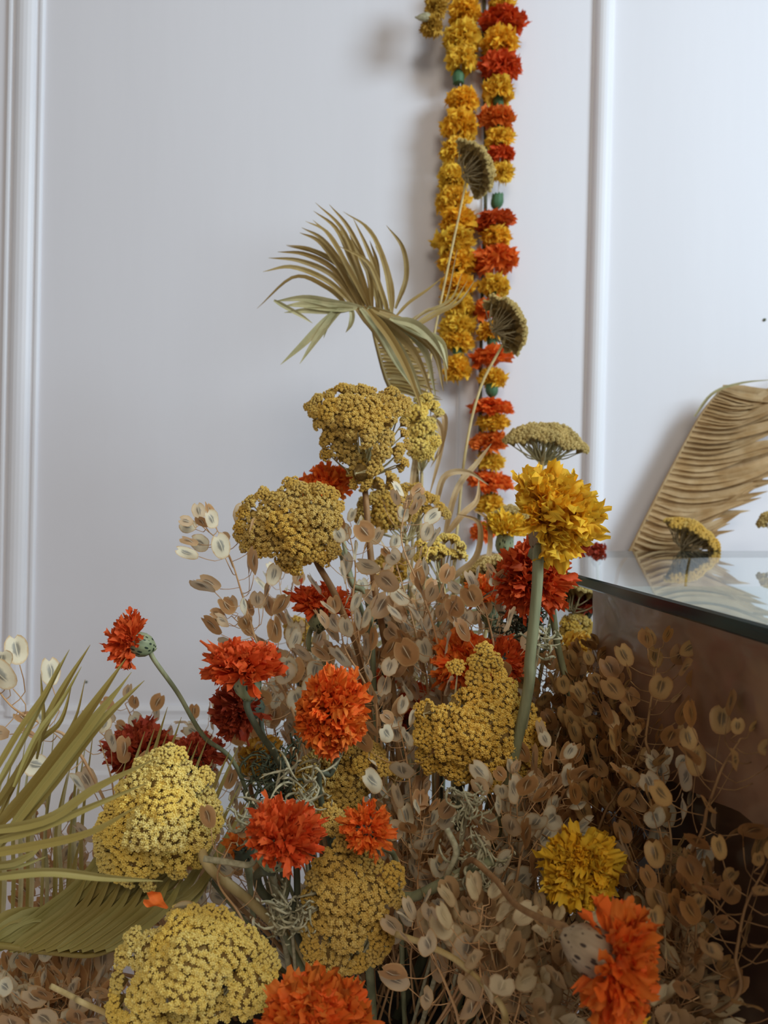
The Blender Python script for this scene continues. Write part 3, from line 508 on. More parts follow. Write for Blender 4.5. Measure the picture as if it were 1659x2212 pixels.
marigold('tiny red marigold at the garland foot right of the glass corner', 1292, 1186, .98, 18, 16, (0, -.4, .7), 'petal_rust', 'calyx_dark', [(1290, 1230, .98)], N=50, singles=False)

# fallen petal
vs, fs = PTW[3]; mb = MB(); c = P(346, 1948, .425); m = align((-.7, -.25, .6), 1.1) @ sc(.013, .013, .0125); mb.add([m @ v for v in vs], fs)
tag(obj('fallen_petal', mb.mesh('fallen_petal', M['petal_orange']), None, Matrix.Translation(P(362, 1962, .43))), 'single orange petal caught on the green palm blades above the bottom left yarrow', 'petal')

# ------------------------------------------------------------------ garlands on the wall
GB = {c: [bloom_mb(500+k, 260, 1, .86, 128, PTS).mesh('bloom', M[c]) for k in range(3)] for c in ('garland_yellow', 'petal_red_orange', 'petal_orange', 'petal_mustard')}
for c in ('petal_red_orange', 'petal_orange'): GB[c] = [bloom_mb(540+k, 150, 1, .7, 105, PT).mesh('bloom', M[c]) for k in range(3)]
CAL = calyx_mb(1, .42).mesh('calyx', M['calyx_bright'])
def garland(name, label, seq, D, string_pts, cals, group=None):
    t = thing(name, label, 'garland', P(string_pts[-1][0], string_pts[-1][1], D))
    mb = MB(); tube(mb, catmull([P(x, y, D) for x, y in string_pts], 30), .0009, 5); obj('string', mb.mesh('string', M['string'], t.location), t)
    bl = []
    for x, y, c, rw, rh in seq:
        s_ = rw*D/F; o = obj('marigold_bloom', R.choice(GB[c]), t, Matrix.Translation(P(x, y+rh*.25, D-.002)) @ Matrix.Rotation(R.uniform(-.15, .15), 4, 'Y') @ Matrix.Rotation(R.uniform(-.1, .25), 4, 'X') @ Matrix.Rotation(R.uniform(0, 6.28), 4, 'Z') @ sc(s_, s_, rh*D/F*1.15)); bl.append((y, o))
    for x, y, h, up in cals:
        s_ = h*D/F; o = min(bl, key=lambda q: abs(q[0]-y-(20 if up > 0 else -20)))[1]
        obj('calyx', CAL, o, Matrix.Translation(P(x, y+h/2*up, D)) @ (Matrix.Identity(4) if up > 0 else Matrix.Rotation(math.pi, 4, 'X')) @ sc(s_, s_, s_))
    return t
Yc, Oc, O2, Mu = 'garland_yellow', 'petal_red_orange', 'petal_orange', 'petal_mustard'
garland('marigold_garland', 'right-hand wall garland of alternating orange and yellow marigolds',
  [(1083, -45, Oc, 40, 24), (1083, 4, Yc, 24, 20), (1088, 44, Oc, 45, 22), (1080, 87, Yc, 35, 26), (1080, 138, Oc, 42, 30), (1078, 192, Yc, 31, 24), (1074, 252, O2, 36, 26), (1078, 296, Yc, 28, 20), (1083, 331, Oc, 26, 20), (1085, 368, Yc, 22, 20),
   (1067, 474, Oc, 39, 22), (1073, 506, Yc, 30, 19), (1070, 558, O2, 46, 32), (1067, 613, Yc, 30, 23), (1058, 665, O2, 32, 26), (1060, 712, Yc, 26, 19), (1062, 767, O2, 41, 22), (1063, 810, Yc, 27, 21), (1061, 876, O2, 41, 20), (1064, 908, Yc, 30, 18), (1056, 950, O2, 38, 22), (1060, 992, Yc, 27, 19), (1058, 1036, O2, 43, 22), (1058, 1084, Yc, 28, 20), (1042, 1145, O2, 24, 22)],
  1.118, [(1086, -150), (1084, 200), (1078, 400), (1066, 600), (1062, 900), (1056, 1090), (1045, 1165)], [(1080, 18, 20, 1), (1077, 222, 26, 1), (1076, 275, 18, 1), (1072, 438, 32, 1), (1066, 638, 22, 1), (1063, 740, 28, 1), (1063, 844, 32, 1), (1062, 926, 22, 1), (1058, 968, 22, 1), (1056, 1060, 22, 1)])
garland('marigold_garland', 'left-hand wall garland of yellow marigolds only',
  [(1005, -35, Yc, 30, 26), (1003, 18, Yc, 31, 28), (996, 76, Yc, 35, 30), (998, 124, Yc, 31, 26), (997, 212, Yc, 30, 25), (992, 266, Yc, 35, 29), (988, 320, Yc, 31, 26), (980, 378, Yc, 31, 28), (978, 424, Yc, 32, 26), (988, 470, Yc, 36, 26), (982, 518, Yc, 40, 28), (990, 562, Yc, 36, 26), (988, 612, Yc, 34, 28), (992, 655, Yc, 32, 24), (986, 698, Yc, 35, 26), (985, 732, Yc, 32, 22), (989, 790, Yc, 27, 26)],
  1.118, [(1006, -150), (998, 80), (990, 280), (980, 400), (988, 560), (986, 720), (989, 800)], [(990, 164, 30, -1), (988, 757, 26, -1), (988, 586, 16, 1)])
tg = garland('marigold_garland', 'short dried mustard garland end hanging at the top of the wall',
  [(945, -20, Mu, 24, 22), (940, 14, Mu, 22, 20), (932, 52, Mu, 21, 20)], 1.09, [(950, -150), (944, -20), (932, 60)], [])
mb = MB(); tube(mb, catmull([P(930, 38, 1.08), P(918, 37, 1.078), P(905, 38, 1.077), P(896, 37, 1.077)], 10), lerp_list([.004, .0062, .0055, .004, .002, .0006], 11), 9); obj('dried_bud', mb.mesh('dried_bud', M['leaf_grey'], tg.location), tg)['label'] = 'grey-white dried bud'
mb = MB(); tube(mb, catmull([P(1048, -150, 1.138), P(1046, 100, 1.138), P(1049, 420, 1.138), P(1040, 700, 1.136), P(1035, 1100, 1.12), P(1032, 1330, 1.1)], 26), .0026, 8)
tag(obj('garden_cane', mb.mesh('garden_cane', M['rod'])), 'thin dark green cane standing behind the orange and yellow garland', 'cane')

# ------------------------------------------------------------------ palm fronds
def blade(pts, wpx, D0, face=None, fold=.35, n=16, tipk=1.0):
    """V-folded tapering leaflet along a curve"""
    face = Vector(face or (0, -1, .15)).normalized(); pp = catmull(pts, n); vs = []; w0 = wpx*D0/F/2
    for i, p in enumerate(pp):
        t = i/n; tg_ = (pp[min(i+1, n)]-pp[max(i-1, 0)]).normalized(); sd = tg_.cross(face)
        sd = sd.normalized() if sd.length > .05 else tg_.orthogonal().normalized(); nn = sd.cross(tg_).normalized()
        w_ = w0*min(1, .45+t*3.2)*(1-max(0, (t-.45)/.55)**1.6*tipk)+.00015
        vs += [p+sd*w_+nn*w_*fold, p+sd*w_*.12, p-nn*w_*.14, p-sd*w_*.12, p-sd*w_+nn*w_*fold]
    fs = [(i*5+j, i*5+j+1, (i+1)*5+j+1, (i+1)*5+j) for i in range(n) for j in range(4)]
    return vs, fs
def frond(label, rach, rr_, leaflets, m, rm=None, mats=None):
    rp = [P(*q) for q in rach]; t = thing('palm_frond', label, 'palm frond', rp[0])
    mb = MB(); pp = catmull(rp, 28); tube(mb, pp, lerp_list([rr_, rr_*.5], len(pp)), 7); obj('leaf_stalk', mb.mesh('leaf_stalk', rm or m, t.location), t)
    for i, lf in enumerate(leaflets):
        pts, wpx = lf[0], lf[1]; mm = lf[2] if len(lf) > 2 else m; face = lf[3] if len(lf) > 3 else (R.uniform(-.5, .5), -1, R.uniform(-.4, .5))
        pv = [P(*q) for q in pts]; vs, fs = blade(pv, wpx, pts[0][2], face); o = MB(); o.add(vs, fs)
        obj('leaflet', o.mesh('leaflet', mm, t.location), t)
    return t
z2 = lambda X, Y: (540+X/2.513, 400+Y/2.513)
def zl(pts, D, d1=0.): return [(*z2(x, y), D+d1*i) for i, (x, y) in enumerate(pts)]
LF = []
for pts in (((655, 670), (600, 480), (500, 240), (355, 95)), ((665, 670), (640, 470), (540, 240), (430, 105)), ((770, 700), (760, 520), (660, 260), (505, 143)), ((640, 665), (560, 440), (470, 240), (345, 140)),
            ((620, 660), (520, 430), (420, 260), (300, 195)), ((640, 660), (560, 500), (440, 290), (340, 188)), ((620, 665), (530, 480), (400, 300), (280, 230)), ((600, 660), (500, 470), (380, 310), (270, 258)),
            ((600, 655), (480, 440), (330, 350), (195, 325)), ((590, 655), (460, 460), (300, 375), (150, 362)), ((640, 660), (520, 470), (370, 370), (200, 330)), ((580, 655), (450, 490), (270, 410), (100, 395)),
            ((570, 660), (420, 520), (230, 445), (70, 470)), ((540, 665), (420, 560), (240, 500), (38, 670)), ((790, 670), (850, 500), (830, 340), (740, 218)), ((690, 680), (690, 500), (640, 350), (560, 180)),
            ((750, 720), (720, 600), (640, 420), (480, 330)), ((760, 720), (700, 540), (600, 380), (540, 270)), ((770, 715), (740, 480), (680, 300), (600, 200)), ((700, 680), (660, 520), (560, 330), (470, 230)),
            ((720, 690), (700, 560), (690, 420), (650, 300)), ((760, 720), (770, 600), (740, 450), (680, 330))):
    LF.append((zl(pts, .83, .012*R.uniform(-1, 1)), 11, M['palm_dry']))
for pts in (((785, 720), (860, 640), (960, 570), (1040, 505)), ((860, 760), (960, 680), (1060, 640), (1125, 350)), ((850, 750), (950, 690), (1090, 620), (1150, 480)), ((880, 770), (980, 700), (1100, 640), (1180, 520)), ((900, 770), (1000, 710), (1140, 630), (1225, 510))):
    LF.append((zl(pts, .84, .01), 6, M['palm_dry']))
for pts, w_ in ((((600, 665), (480, 650), (300, 615), (135, 630)), 18), (((580, 668), (450, 665), (300, 650), (190, 655)), 20), (((560, 672), (430, 680), (300, 680), (185, 692)), 14), (((130, 625), (200, 665), (280, 710), (340, 750)), 9),
                (((500, 670), (410, 740), (290, 860), (165, 975)), 17), (((490, 672), (430, 740), (350, 850), (270, 970)), 15), (((545, 665), (555, 710), (545, 760), (520, 800)), 11), (((480, 680), (440, 730), (415, 780), (400, 830)), 8)):
    LF.append((zl(pts, .80), w_, M['palm_pale']))
for k, pts in enumerate((((580, 670), (680, 780), (800, 960), (940, 1180)), ((600, 665), (720, 760), (860, 960), (950, 1190)), ((620, 665), (760, 760), (900, 920), (1000, 1170)), ((640, 665), (800, 740), (950, 900), (1010, 1160)), ((660, 668), (830, 760), (1000, 900), (1050, 1120)),
            ((600, 670), (700, 800), (790, 960), (900, 1120)), ((700, 690), (880, 770), (1030, 880), (1070, 1080)), ((760, 720), (920, 800), (1040, 860), (1075, 1000)), ((640, 675), (760, 830), (860, 1020), (940, 1240)), ((780, 730), (900, 760), (1000, 850), (1060, 960)))):
    LF.append((zl(pts, .79-.003*k), 19, M['palm_pale'] if k % 2 else M['palm_dry']))
for i in range(18):                                          # comb of leaflets rooted on the lower stalk
    u = i/17; X = 665+u*90; Y = 790+u*330
    LF.append((zl(((X, Y), (X+90, Y+8+R.uniform(-8, 8)), (X+180, Y+36+R.uniform(-10, 10)), (X+290, Y+40+R.uniform(-30, 50))), .84), 10, M['palm_dry']))
for pts in (((950, 1330), (1020, 1520), (1040, 1700), (985, 1600)), ((1010, 1380), (1040, 1500), (990, 1760), (950, 1900))): pass
frond('dry straw-coloured palm frond curling over at the top of the bouquet, left of the garlands', [(880, 2010, .72), (890, 1700, .76), (900, 1320, .78), (905, 1100, .8), (880, 900, .83), (838, 830, .84), (812, 740, .84), (795, 672, .83), (760, 664, .81)], .0034, LF, M['palm_dry'], M['palm_dry'])
# ribbons below that frond
LF = []
for pts in ([(955, 1180, .8), (985, 1060, .8), (1030, 1000, .82), (1062, 958, .84)], [(940, 1100, .78), (960, 1030, .78), (1010, 1020, .79), (1056, 1048, .8)], [(960, 1160, .78), (1000, 1110, .78), (1030, 1080, .79), (1035, 1030, .8)], [(980, 1250, .76), (1030, 1200, .76), (1035, 1130, .76), (985, 1110, .76)],
            [(925, 905, .8), (960, 900, .8), (955, 960, .8), (930, 1010, .8)], [(935, 900, .8), (952, 930, .8), (950, 980, .8), (925, 1080, .8)], [(1000, 1290, .74), (1050, 1220, .75), (1055, 1130, .76), (1020, 1100, .77)], [(900, 1150, .8), (890, 1050, .8), (905, 950, .8), (915, 900, .8)]):
    LF.append((pts, 13, M['palm_beige']))
for i in range(22):                                          # pale fan deep behind the pods
    u = i/21; x = 960-u*60; y = 1210+u*250
    LF.append(([(x, y+60, .86), (x+40-90, y+20, .86), (x-110, y+40+u*20, .86), (x-170, y+110, .86)] if i % 2 else [(x, y+50, .86), (x+60, y+5, .86), (x+100, y-10, .86), (x+140, y-10, .86)], 11, M['palm_pale'] if i % 3 else M['palm_beige']))
frond('looping pale palm ribbons and fan deep behind the seed pods at centre', [(890, 1640, .8), (915, 1450, .84), (950, 1280, .86), (962, 1180, .84)], .0025, LF, M['palm_beige'])
# right-hand frond beyond the glass
LF = []; rc = [(1335, 1808, 1.11), (1322, 1500, 1.11), (1330, 1260, 1.11), (1360, 1192, 1.11), (1410, 1090, 1.11), (1465, 985, 1.11), (1515, 895, 1.11), (1560, 838, 1.11)]; rcp = catmull([Vector(q) for q in rc], 60)
for i in range(52):
    u = i/51; q = rcp[min(60, int(26+u*34))]; L_ = 290-60*abs(u-.4) if u > .35 else 190+200*u; lift = -10-46*u+R.uniform(-14, 14)
    if u > .9: lift = R.uniform(-4, 14)
    sag = 34*math.sin(u*9)*.3+20
    LF.append(([(q.x, q.y, 1.11), (q.x+L_*.3, q.y+lift*.2+sag*.5, 1.105), (q.x+L_*.65, q.y+lift+sag*.4, 1.10+R.uniform(-.01, .01)), (q.x+L_, q.y+lift*1.9+R.uniform(-26, 16), 1.095+R.uniform(-.02, .02))], R.uniform(20, 28), M['palm_beige'], (R.uniform(-.2, .2), -1, R.uniform(.0, .8))))
LF.append(([(1500, 900, 1.11), (1540, 850, 1.10), (1600, 828, 1.09), (1670, 820, 1.08)], 6, M['palm_pale']))
frond('large beige palm frond behind the glass tabletop, spreading to the right edge', rc, .003, LF, M['palm_beige'])
# left green frond, upper spray
G = M['palm_green']; LF = []
for pts, w_ in (([(-40, 1790), (60, 1640), (130, 1500), (195, 1393)], 20), ([(-40, 1760), (50, 1600), (110, 1480), (150, 1403)], 15), ([(-20, 1800), (80, 1690), (190, 1540), (272, 1422)], 27), ([(0, 1820), (90, 1700), (200, 1560), (284, 1452)], 20), ([(0, 1830), (110, 1700), (220, 1560), (312, 1470)], 25),
                ([(-10, 1780), (70, 1620), (130, 1560), (155, 1480)], 12), ([(-30, 1700), (40, 1580), (95, 1500), (130, 1430)], 12), ([(20, 1760), (100, 1650), (160, 1560), (184, 1468)], 8), ([(80, 1640), (95, 1560), (92, 1500), (88, 1455)], 10), ([(60, 1720), (150, 1620), (200, 1550), (260, 1480)], 12),
                ([(30, 1700), (80, 1590), (130, 1520), (176, 1440)], 12), ([(-60, 1800), (100, 1770), (210, 1700), (335, 1640)], 20), ([(-60, 1830), (80, 1790), (200, 1740), (320, 1690)], 17), ([(-60, 1850), (60, 1830), (190, 1800), (300, 1740)], 18), ([(-60, 1810), (40, 1800), (90, 1770), (126, 1765)], 20),
                ([(-60, 1900), (100, 1882), (230, 1895), (352, 1903)], 20), ([(-60, 1870), (20, 1865), (60, 1850), (85, 1835)], 16), ([(-60, 1885), (0, 1875), (50, 1868), (100, 1850)], 10)):
    d = R.uniform(.36, .40) if pts[3][1] > 1600 else R.uniform(.42, .46); LF.append(([(x, y, d+.004*i) for i, (x, y) in enumerate(pts)], w_, G))
frond('green palm frond with sword-like blades rising at the left edge', [(-330, 2960, .42), (-180, 2200, .40), (-90, 1900, .40), (-60, 1820, .40), (-20, 1740, .42)], .004, LF, G)
LF = []
tips = [(172, 1818), (250, 1800), (313, 1580), (334, 1574), (363, 1580), (362, 1527), (392, 1549), (415, 1600), (429, 1602), (448, 1596), (460, 1640), (498, 1618), (516, 1610), (520, 1693), (540, 1720), (500, 1790)]
for i, (tx, ty) in enumerate(tips):
    u = i/15; x0 = -60+u*290; y0 = 2040+18*math.sin(u*2.5); mx = x0+(tx-x0)*.52+34*(1-u)+16
    LF.append(([(x0, y0, .485+.01*u), (x0+(mx-x0)*.5, y0-62-40*u, .492+.012*u), (mx+20, (y0+ty)/2+38, .50+.018*u), (tx, ty, .525+.02*u)], 30-4*u, G, (.25, -1, .3)))
    if i % 2 == 0: LF.append(([(x0+10, y0+2, .49+.01*u), (x0+(mx-x0)*.55+10, y0-66-40*u, .498+.012*u), (mx+14, (y0+ty)/2+50, .508+.018*u), (tx-40, ty+60, .535+.02*u)], 26, G, (.25, -1, .3)))
for i in range(9):
    x0 = 20+i*26; LF.append(([(x0, 2052, .485), (x0+60, 2015, .488), (x0+130, 1960, .492), (x0+170, 1890, .497)], 24, G, (.25, -1, .3)))
frond('green palm fan sweeping up behind the pale left yarrow head', [(-300, 2640, .485), (-180, 2120, .483), (-60, 2044, .484), (100, 2056, .488), (190, 2064, .49), (250, 2050, .493)], .0028, LF, G)
# thin upright sticks of a third frond at the left edge
LF = []
for i in range(14):
    x = -20+i*15+R.uniform(-4, 4); LF.append(([(x, 2000, .62), (x+4, 1900, .62), (x+6+R.uniform(-6, 6), 1780, .62), (x+30, 1560+R.uniform(-10, 120), .63)], 9, G if i % 2 else M['palm_pale']))
frond('thin upright palm blades behind the green frond at the left edge', [(-40, 2010, .63), (60, 2006, .63), (200, 1995, .63)], .002, LF, G)

# ------------------------------------------------------------------ pennycress sprigs with flat notched seed pods
def pod_template(seed, r=.0072):
    """flat heart-notched disc with a raised lens, base at origin, pointing +Z; UV.x = distance from the middle"""
    rr = random.Random(seed); ns = 18; rings = (0, .34, .50, .78, 1.0); vs = []; uv = []; fs = []; el = rr.uniform(1.08, 1.30); bend = rr.uniform(-.35, .35); wav = rr.uniform(.04, .1); ph = rr.uniform(0, 6)
    c = r*el
    for k, q in enumerate(rings):
        for i in range(ns if k else 1):
            a = 2*math.pi*i/ns+math.pi/2; rad = q*(1-.36*math.exp(-((a-math.pi/2+math.pi) % (2*math.pi)-math.pi)**2/.05)*(q**3)) if k else 0
            if k == 4: rad *= 1+rr.uniform(-.05, .04)
            x = math.cos(a)*rad*r*(.66 if k in (1, 2) else .94); z = c+math.sin(a)*rad*c
            y = (.0011*(1-q/.5) if q < .5 else 0)+wav*r*q*q*math.sin(3*a+ph)+bend*r*(x/r)**2*.6
            vs.append((x, y, z)); uv.append((q, abs(x)/r))
    for i in range(ns): fs.append((0, 1+i, 1+(i+1) % ns))
    for k in range(3):
        for i in range(ns): a0 = 1+k*ns; fs.append((a0+i, a0+ns+i, a0+ns+(i+1) % ns, a0+(i+1) % ns))
    return vs, fs, uv
PODS = {}
def pod(m):
    if m not in PODS:
        PODS[m] = []
        for k in range(8):
            vs, fs, uv = pod_template(900+k); mb = MB(); mb.add(vs, fs); me = mb.mesh('seed_pod', M[m]); l = me.uv_layers.new(name='UVMap')
            for lp in me.loops: l.data[lp.index].uv = uv[lp.vertex_index]
            PODS[m].append(me)
    return R.choice(PODS[m])
def sprig(label, path, D, n, m='pod', group=None, ps=1.0, reach=.017, root=True, smat='stem_tan', top=.0, sr=.0009, bot=1.0, clear=False):
    pts = [P(x, y, (D[i] if isinstance(D, (list, tuple)) else D)) for i, (x, y) in enumerate(path)]
    full = list(pts)
    if root: rt = root_of(pts[-1]); full += [pts[-1].lerp(rt, .5), rt]
    t = thing('pennycress_sprig', label, 'dried plant', full[-1], group)
    pp = catmull(full, 8*len(full)); mb = MB(); tube(mb, pp, lerp_list([sr*.45, sr, sr*1.4], len(pp)), 6)
    body = catmull(pts, 60); last = int(60*bot)
    for i in range(n):
        u = i/max(1, n-1); j = int(u*last); q = body[j]; tg_ = (body[min(j+1, 60)]-body[max(j-1, 0)]).normalized()*-1
        a = i*GA+R.uniform(-.3, .3); o1 = tg_.orthogonal().normalized(); o2 = tg_.cross(o1); side = o1*math.cos(a)+o2*math.sin(a)
        rc_ = reach*(.45+.75*min(1, u*3))*R.uniform(.75, 1.2); e = q+side*rc_+tg_*rc_*R.uniform(.15, .8)
        if u < .06: e = q+tg_*.004+side*.003
        if clear:
            ex, ey = 829.5+e.x/e.y*F, 1106+(CZ-e.z)/e.y*F
            if any(inpoly(ex, ey, c_) for c_ in CLEAR) or e.x > .158: continue
        tube(mb, catmull([q, q+side*rc_*.55+tg_*rc_*.05, e], 4), .00032, 4)
        ax = (side*.6+tg_*R.uniform(.3, 1.1)+Vector((0, 0, .15))).normalized(); s_ = ps*(.72+.38*min(1, u*2.5))*R.uniform(.82, 1.12)
        obj('seed_pod', pod(m), t, Matrix.Translation(e) @ align(ax, R.uniform(0, 6.28)) @ sc(s_*R.uniform(.85, 1.05), s_, s_))
    obj('stem', mb.mesh('stem', M[smat], t.location), t)
    return t
S = [
 ('tall tan pennycress sprig leaning left against the wall, left of the mustard yarrow', [(432, 1132), (490, 1190), (525, 1290), (560, 1400), (640, 1560)], .59, 32, 'pod', 1.05),
 ('tan pennycress sprig behind the ragged red-orange marigold', [(500, 1330), (560, 1390), (620, 1470), (660, 1560)], .61, 22, 'pod', 1.0),
 ('hazy tan pennycress sprig below the mustard yarrow', [(600, 1235), (615, 1320), (650, 1420), (690, 1540)], .76, 26, 'pod', 1.05),
 ('creamy pennycress sprig right of the topmost yarrow stem, with the highest pods', [(880, 1080), (868, 1170), (915, 1290), (945, 1390), (955, 1500)], .58, 34, 'pod', 1.05),
 ('slim pennycress sprig tucked right of the brown yarrow stem', [(850, 1200), (880, 1300), (905, 1400), (925, 1520)], .63, 26, 'pod', 1.0),
 ('pennycress sprig with large pale pods left of the topmost yarrow stem', [(752, 1140), (768, 1230), (760, 1330), (790, 1450), (820, 1560)], .6, 30, 'pod', 1.05),
 ('pennycress sprig leaning over the bright orange marigold', [(735, 1330), (745, 1400), (790, 1480), (815, 1570)], .56, 24, 'pod', 1.0),
 ('pennycress sprig with paired white pods in front of the red-orange marigolds', [(1030, 1265), (1052, 1330), (1068, 1410), (1060, 1500)], .555, 14, 'pod', 1.05),
 ('pennycress sprig reaching in from the left edge beside the green blades', [(-20, 1470), (30, 1530), (100, 1570), (180, 1640)], .5, 14, 'pod', 1.05),
 ('pennycress sprig with white pods left of the pale yarrow head', [(215, 1600), (240, 1680), (250, 1760), (260, 1850)], .55, 10, 'pod', 1.1),
 ('bright cream pennycress sprig right of the golden crumpled marigold', [(1432, 1672), (1440, 1740), (1450, 1830), (1440, 1920), (1400, 2020)], [.445, .445, .44, .44, .44], 34, 'pod', 1.0),
 ('shade-browned pennycress sprig standing tall against the brown plinth', [(1425, 1400), (1410, 1490), (1395, 1590), (1380, 1700)], .455, 26, 'pod_shaded', .85),
 ('shade-browned pennycress sprig slanting against the plinth near its sheet edge', [(1600, 1595), (1560, 1660), (1530, 1740), (1480, 1860)], [.375, .38, .385, .4], 20, 'pod_shaded', .78),
 ('shade-browned pennycress sprig at the right edge low on the plinth', [(1650, 1880), (1610, 1960), (1590, 2060), (1560, 2180)], [.35, .355, .36, .37], 24, 'pod_shaded', .8),
 ('curled cream pennycress sprig at the right side of the golden yarrow', [(1195, 1620), (1190, 1700), (1170, 1790), (1140, 1900)], .49, 22, 'pod', 1.0),
 ('pennycress sprig with two round tan pods below the golden yarrow', [(1220, 1740), (1170, 1760), (1130, 1830), (1100, 1950)], .48, 18, 'pod', 1.0),
 ('pennycress sprig with pale pods above the bottom yarrow, left of the golden yarrow', [(860, 1560), (880, 1650), (890, 1750), (900, 1900)], .53, 30, 'pod', 1.0),
 ('pennycress sprig with round pale pods beside the pale left yarrow stem', [(500, 1820), (470, 1900), (520, 1980), (560, 2080)], .46, 9, 'pod', .9),
 ('cream pennycress sprig hanging over the dark gap beside the bottom yarrow', [(905, 1990), (930, 2060), (960, 2120), (990, 2230)], .43, 18, 'pod', .95),
 ('shade-browned pennycress sprig by the left edge of the plinth', [(1300, 1395), (1300, 1480), (1285, 1580), (1260, 1700)], .6, 30, 'pod_shaded', .95),
 ('hazy pennycress sprig low against the wall at left, over the rust marigold', [(270, 1520), (300, 1580), (340, 1650)], .68, 12, 'pod', 1.0),
 ('hazy pennycress sprig low against the wall behind the leaning marigold stem', [(415, 1560), (470, 1610), (520, 1700)], .72, 18, 'pod', 1.0),
]
for lab, path, D, n, m, ps in S: sprig(lab, path, D, n, m, None, ps, smat='stem_brown' if m == 'pod_shaded' else 'stem_tan')
CLEAR = [[(790, 2110), (850, 2075), (880, 2010), (960, 2060), (1030, 2160), (1060, 2240), (790, 2240)], [(1292, 1250), (1380, 1480), (1440, 1600), (1490, 1740), (1540, 1900), (1700, 1900), (1700, 1250)], [(560, 1235), (760, 1235), (740, 1330), (640, 1345), (560, 1330)], [(590, 1590), (620, 1560), (640, 1700), (590, 1760)]]
LM = [(262, 1380, 'leaning rust-red marigold'), (530, 1420, 'ragged-petalled marigold'), (718, 1535, 'bright orange shaggy marigold'), (632, 1785, 'fat-cupped marigold'), (795, 1786, 'small orange marigold'),
      (680, 2160, 'bottom-edge marigold'), (1372, 2082, 'tan-cupped orange marigold'), (1262, 1882, 'golden crumpled marigold'), (1148, 1240, 'marigold behind the thick stem'), (1040, 1412, 'wide orange marigold'),
      (1040, 1560, 'big golden yarrow head'), (330, 1760, 'pale left yarrow head'), (410, 2080, 'bottom left yarrow head'), (770, 1960, 'tall lobed bottom yarrow head'), (620, 1130, 'mustard yarrow head'), (960, 1175, 'small pale yellow yarrow head'),
      (1284, 1640, 'blurred yellow marigold'), (1245, 1380, 'plinth-edge marigold'), (695, 1285, 'red central marigold'), (1440, 1780, 'bright cream sprig'), (1060, 1880, 'bent tan marigold stem'), (100, 2050, 'green palm fan'), (1160, 1640, 'thick green stem'), (1420, 1500, 'tall sprig against the plinth'), (950, 2060, 'long curved straw stem')]
USED = set()
def place_words(x, y):
    for need in (0, 1):
        for d_, lx, ly, nm in sorted((math.hypot(x-a, y-b_), a, b_, n_) for a, b_, n_ in LM)[:9]:
            dx, dy = x-lx, y-ly; v_ = 'above' if dy < 0 else 'below'; h_ = 'left' if dx < 0 else 'right'
            w_ = (v_ if abs(dy) > 2*abs(dx) else 'just %s of' % h_ if abs(dx) > 2*abs(dy) else '%s and %s of' % (v_, h_))
            if w_ in ('above', 'below') and d_ < 120: w_ = 'just '+w_
            if need: w_ = ('well ' if d_ > 150 else 'close ')+w_.replace('just ', '')
            k_ = w_+' the '+nm
            if k_ not in USED: USED.add(k_); return k_
    return k_
def fill(count, label, group, xr, yr, Dr, m, ps=1.0, ln=(170, 300), nn=(20, 30), lean=.25, mask=None):
    k = 0; tries = 0
    while k < count and tries < count*30:
        tries += 1; x = R.uniform(*xr); y = R.uniform(*yr)
        if mask and not inpoly(x, y, mask): continue
        D = R.uniform(*Dr)
        if (x-829.5)/F*D > .150: D = min(D, .150*F/(x-829.5))
        L_ = R.uniform(*ln); dx = (900-x)*lean*R.uniform(0, 1)+R.uniform(-40, 40)
        sprig(label+' '+place_words(x, y), [(x, y), (x+dx*.3+R.uniform(-12, 12), y+L_*.35), (x+dx*.7, y+L_*.7), (x+dx, y+L_)], D, R.randint(*nn), m, group, ps, reach=.016, clear=True, smat='stem_brown' if m == 'pod_shaded' else 'stem_tan', sr=.0007); k += 1
fill(11, 'tan pennycress sprig tipped', 'pennycress thicket at centre', (800, 1090), (1230, 1480), (.62, .76), 'pod')
fill(10, 'tan pennycress sprig ending', 'pennycress left of centre', (560, 820), (1280, 1520), (.64, .78), 'pod')
fill(16, 'crowded tan pennycress sprig', 'pennycress under the golden yarrow', (840, 1180), (1660, 1900), (.48, .62), 'pod', .95)
fill(14, 'brown shaded pennycress sprig', 'pennycress in shade by the plinth', (1160, 1330), (1400, 1750), (.56, .68), 'pod_shaded', .9)
fill(13, 'shade-browned pennycress sprig', 'pennycress in front of the plinth', (1290, 1530), (1560, 2000), (.46, .52), 'pod_shaded', .74, (150, 260), (16, 24), .15, [(1290, 1480), (1380, 1500), (1440, 1700), (1540, 1930), (1540, 2000), (1290, 2000)])
fill(24, 'sprig of plain rounded tan pods', 'pod sprigs along the bottom right', (930, 1500), (1950, 2160), (.40, .50), 'pod_plain', .9, (120, 220))
fill(14, 'bottom left corner pennycress sprig', 'pennycress in the bottom left corner', (-30, 250), (2085, 2170), (.50, .58), 'pod', 1.0, (120, 220), (18, 26))
fill(12, 'low background pennycress sprig', 'pennycress low at left', (60, 620), (1660, 1850), (.58, .74), 'pod')
fill(8, 'half-hidden pennycress', 'pennycress behind the bottom centre yarrow', (560, 900), (1820, 2000), (.54, .66), 'pod')

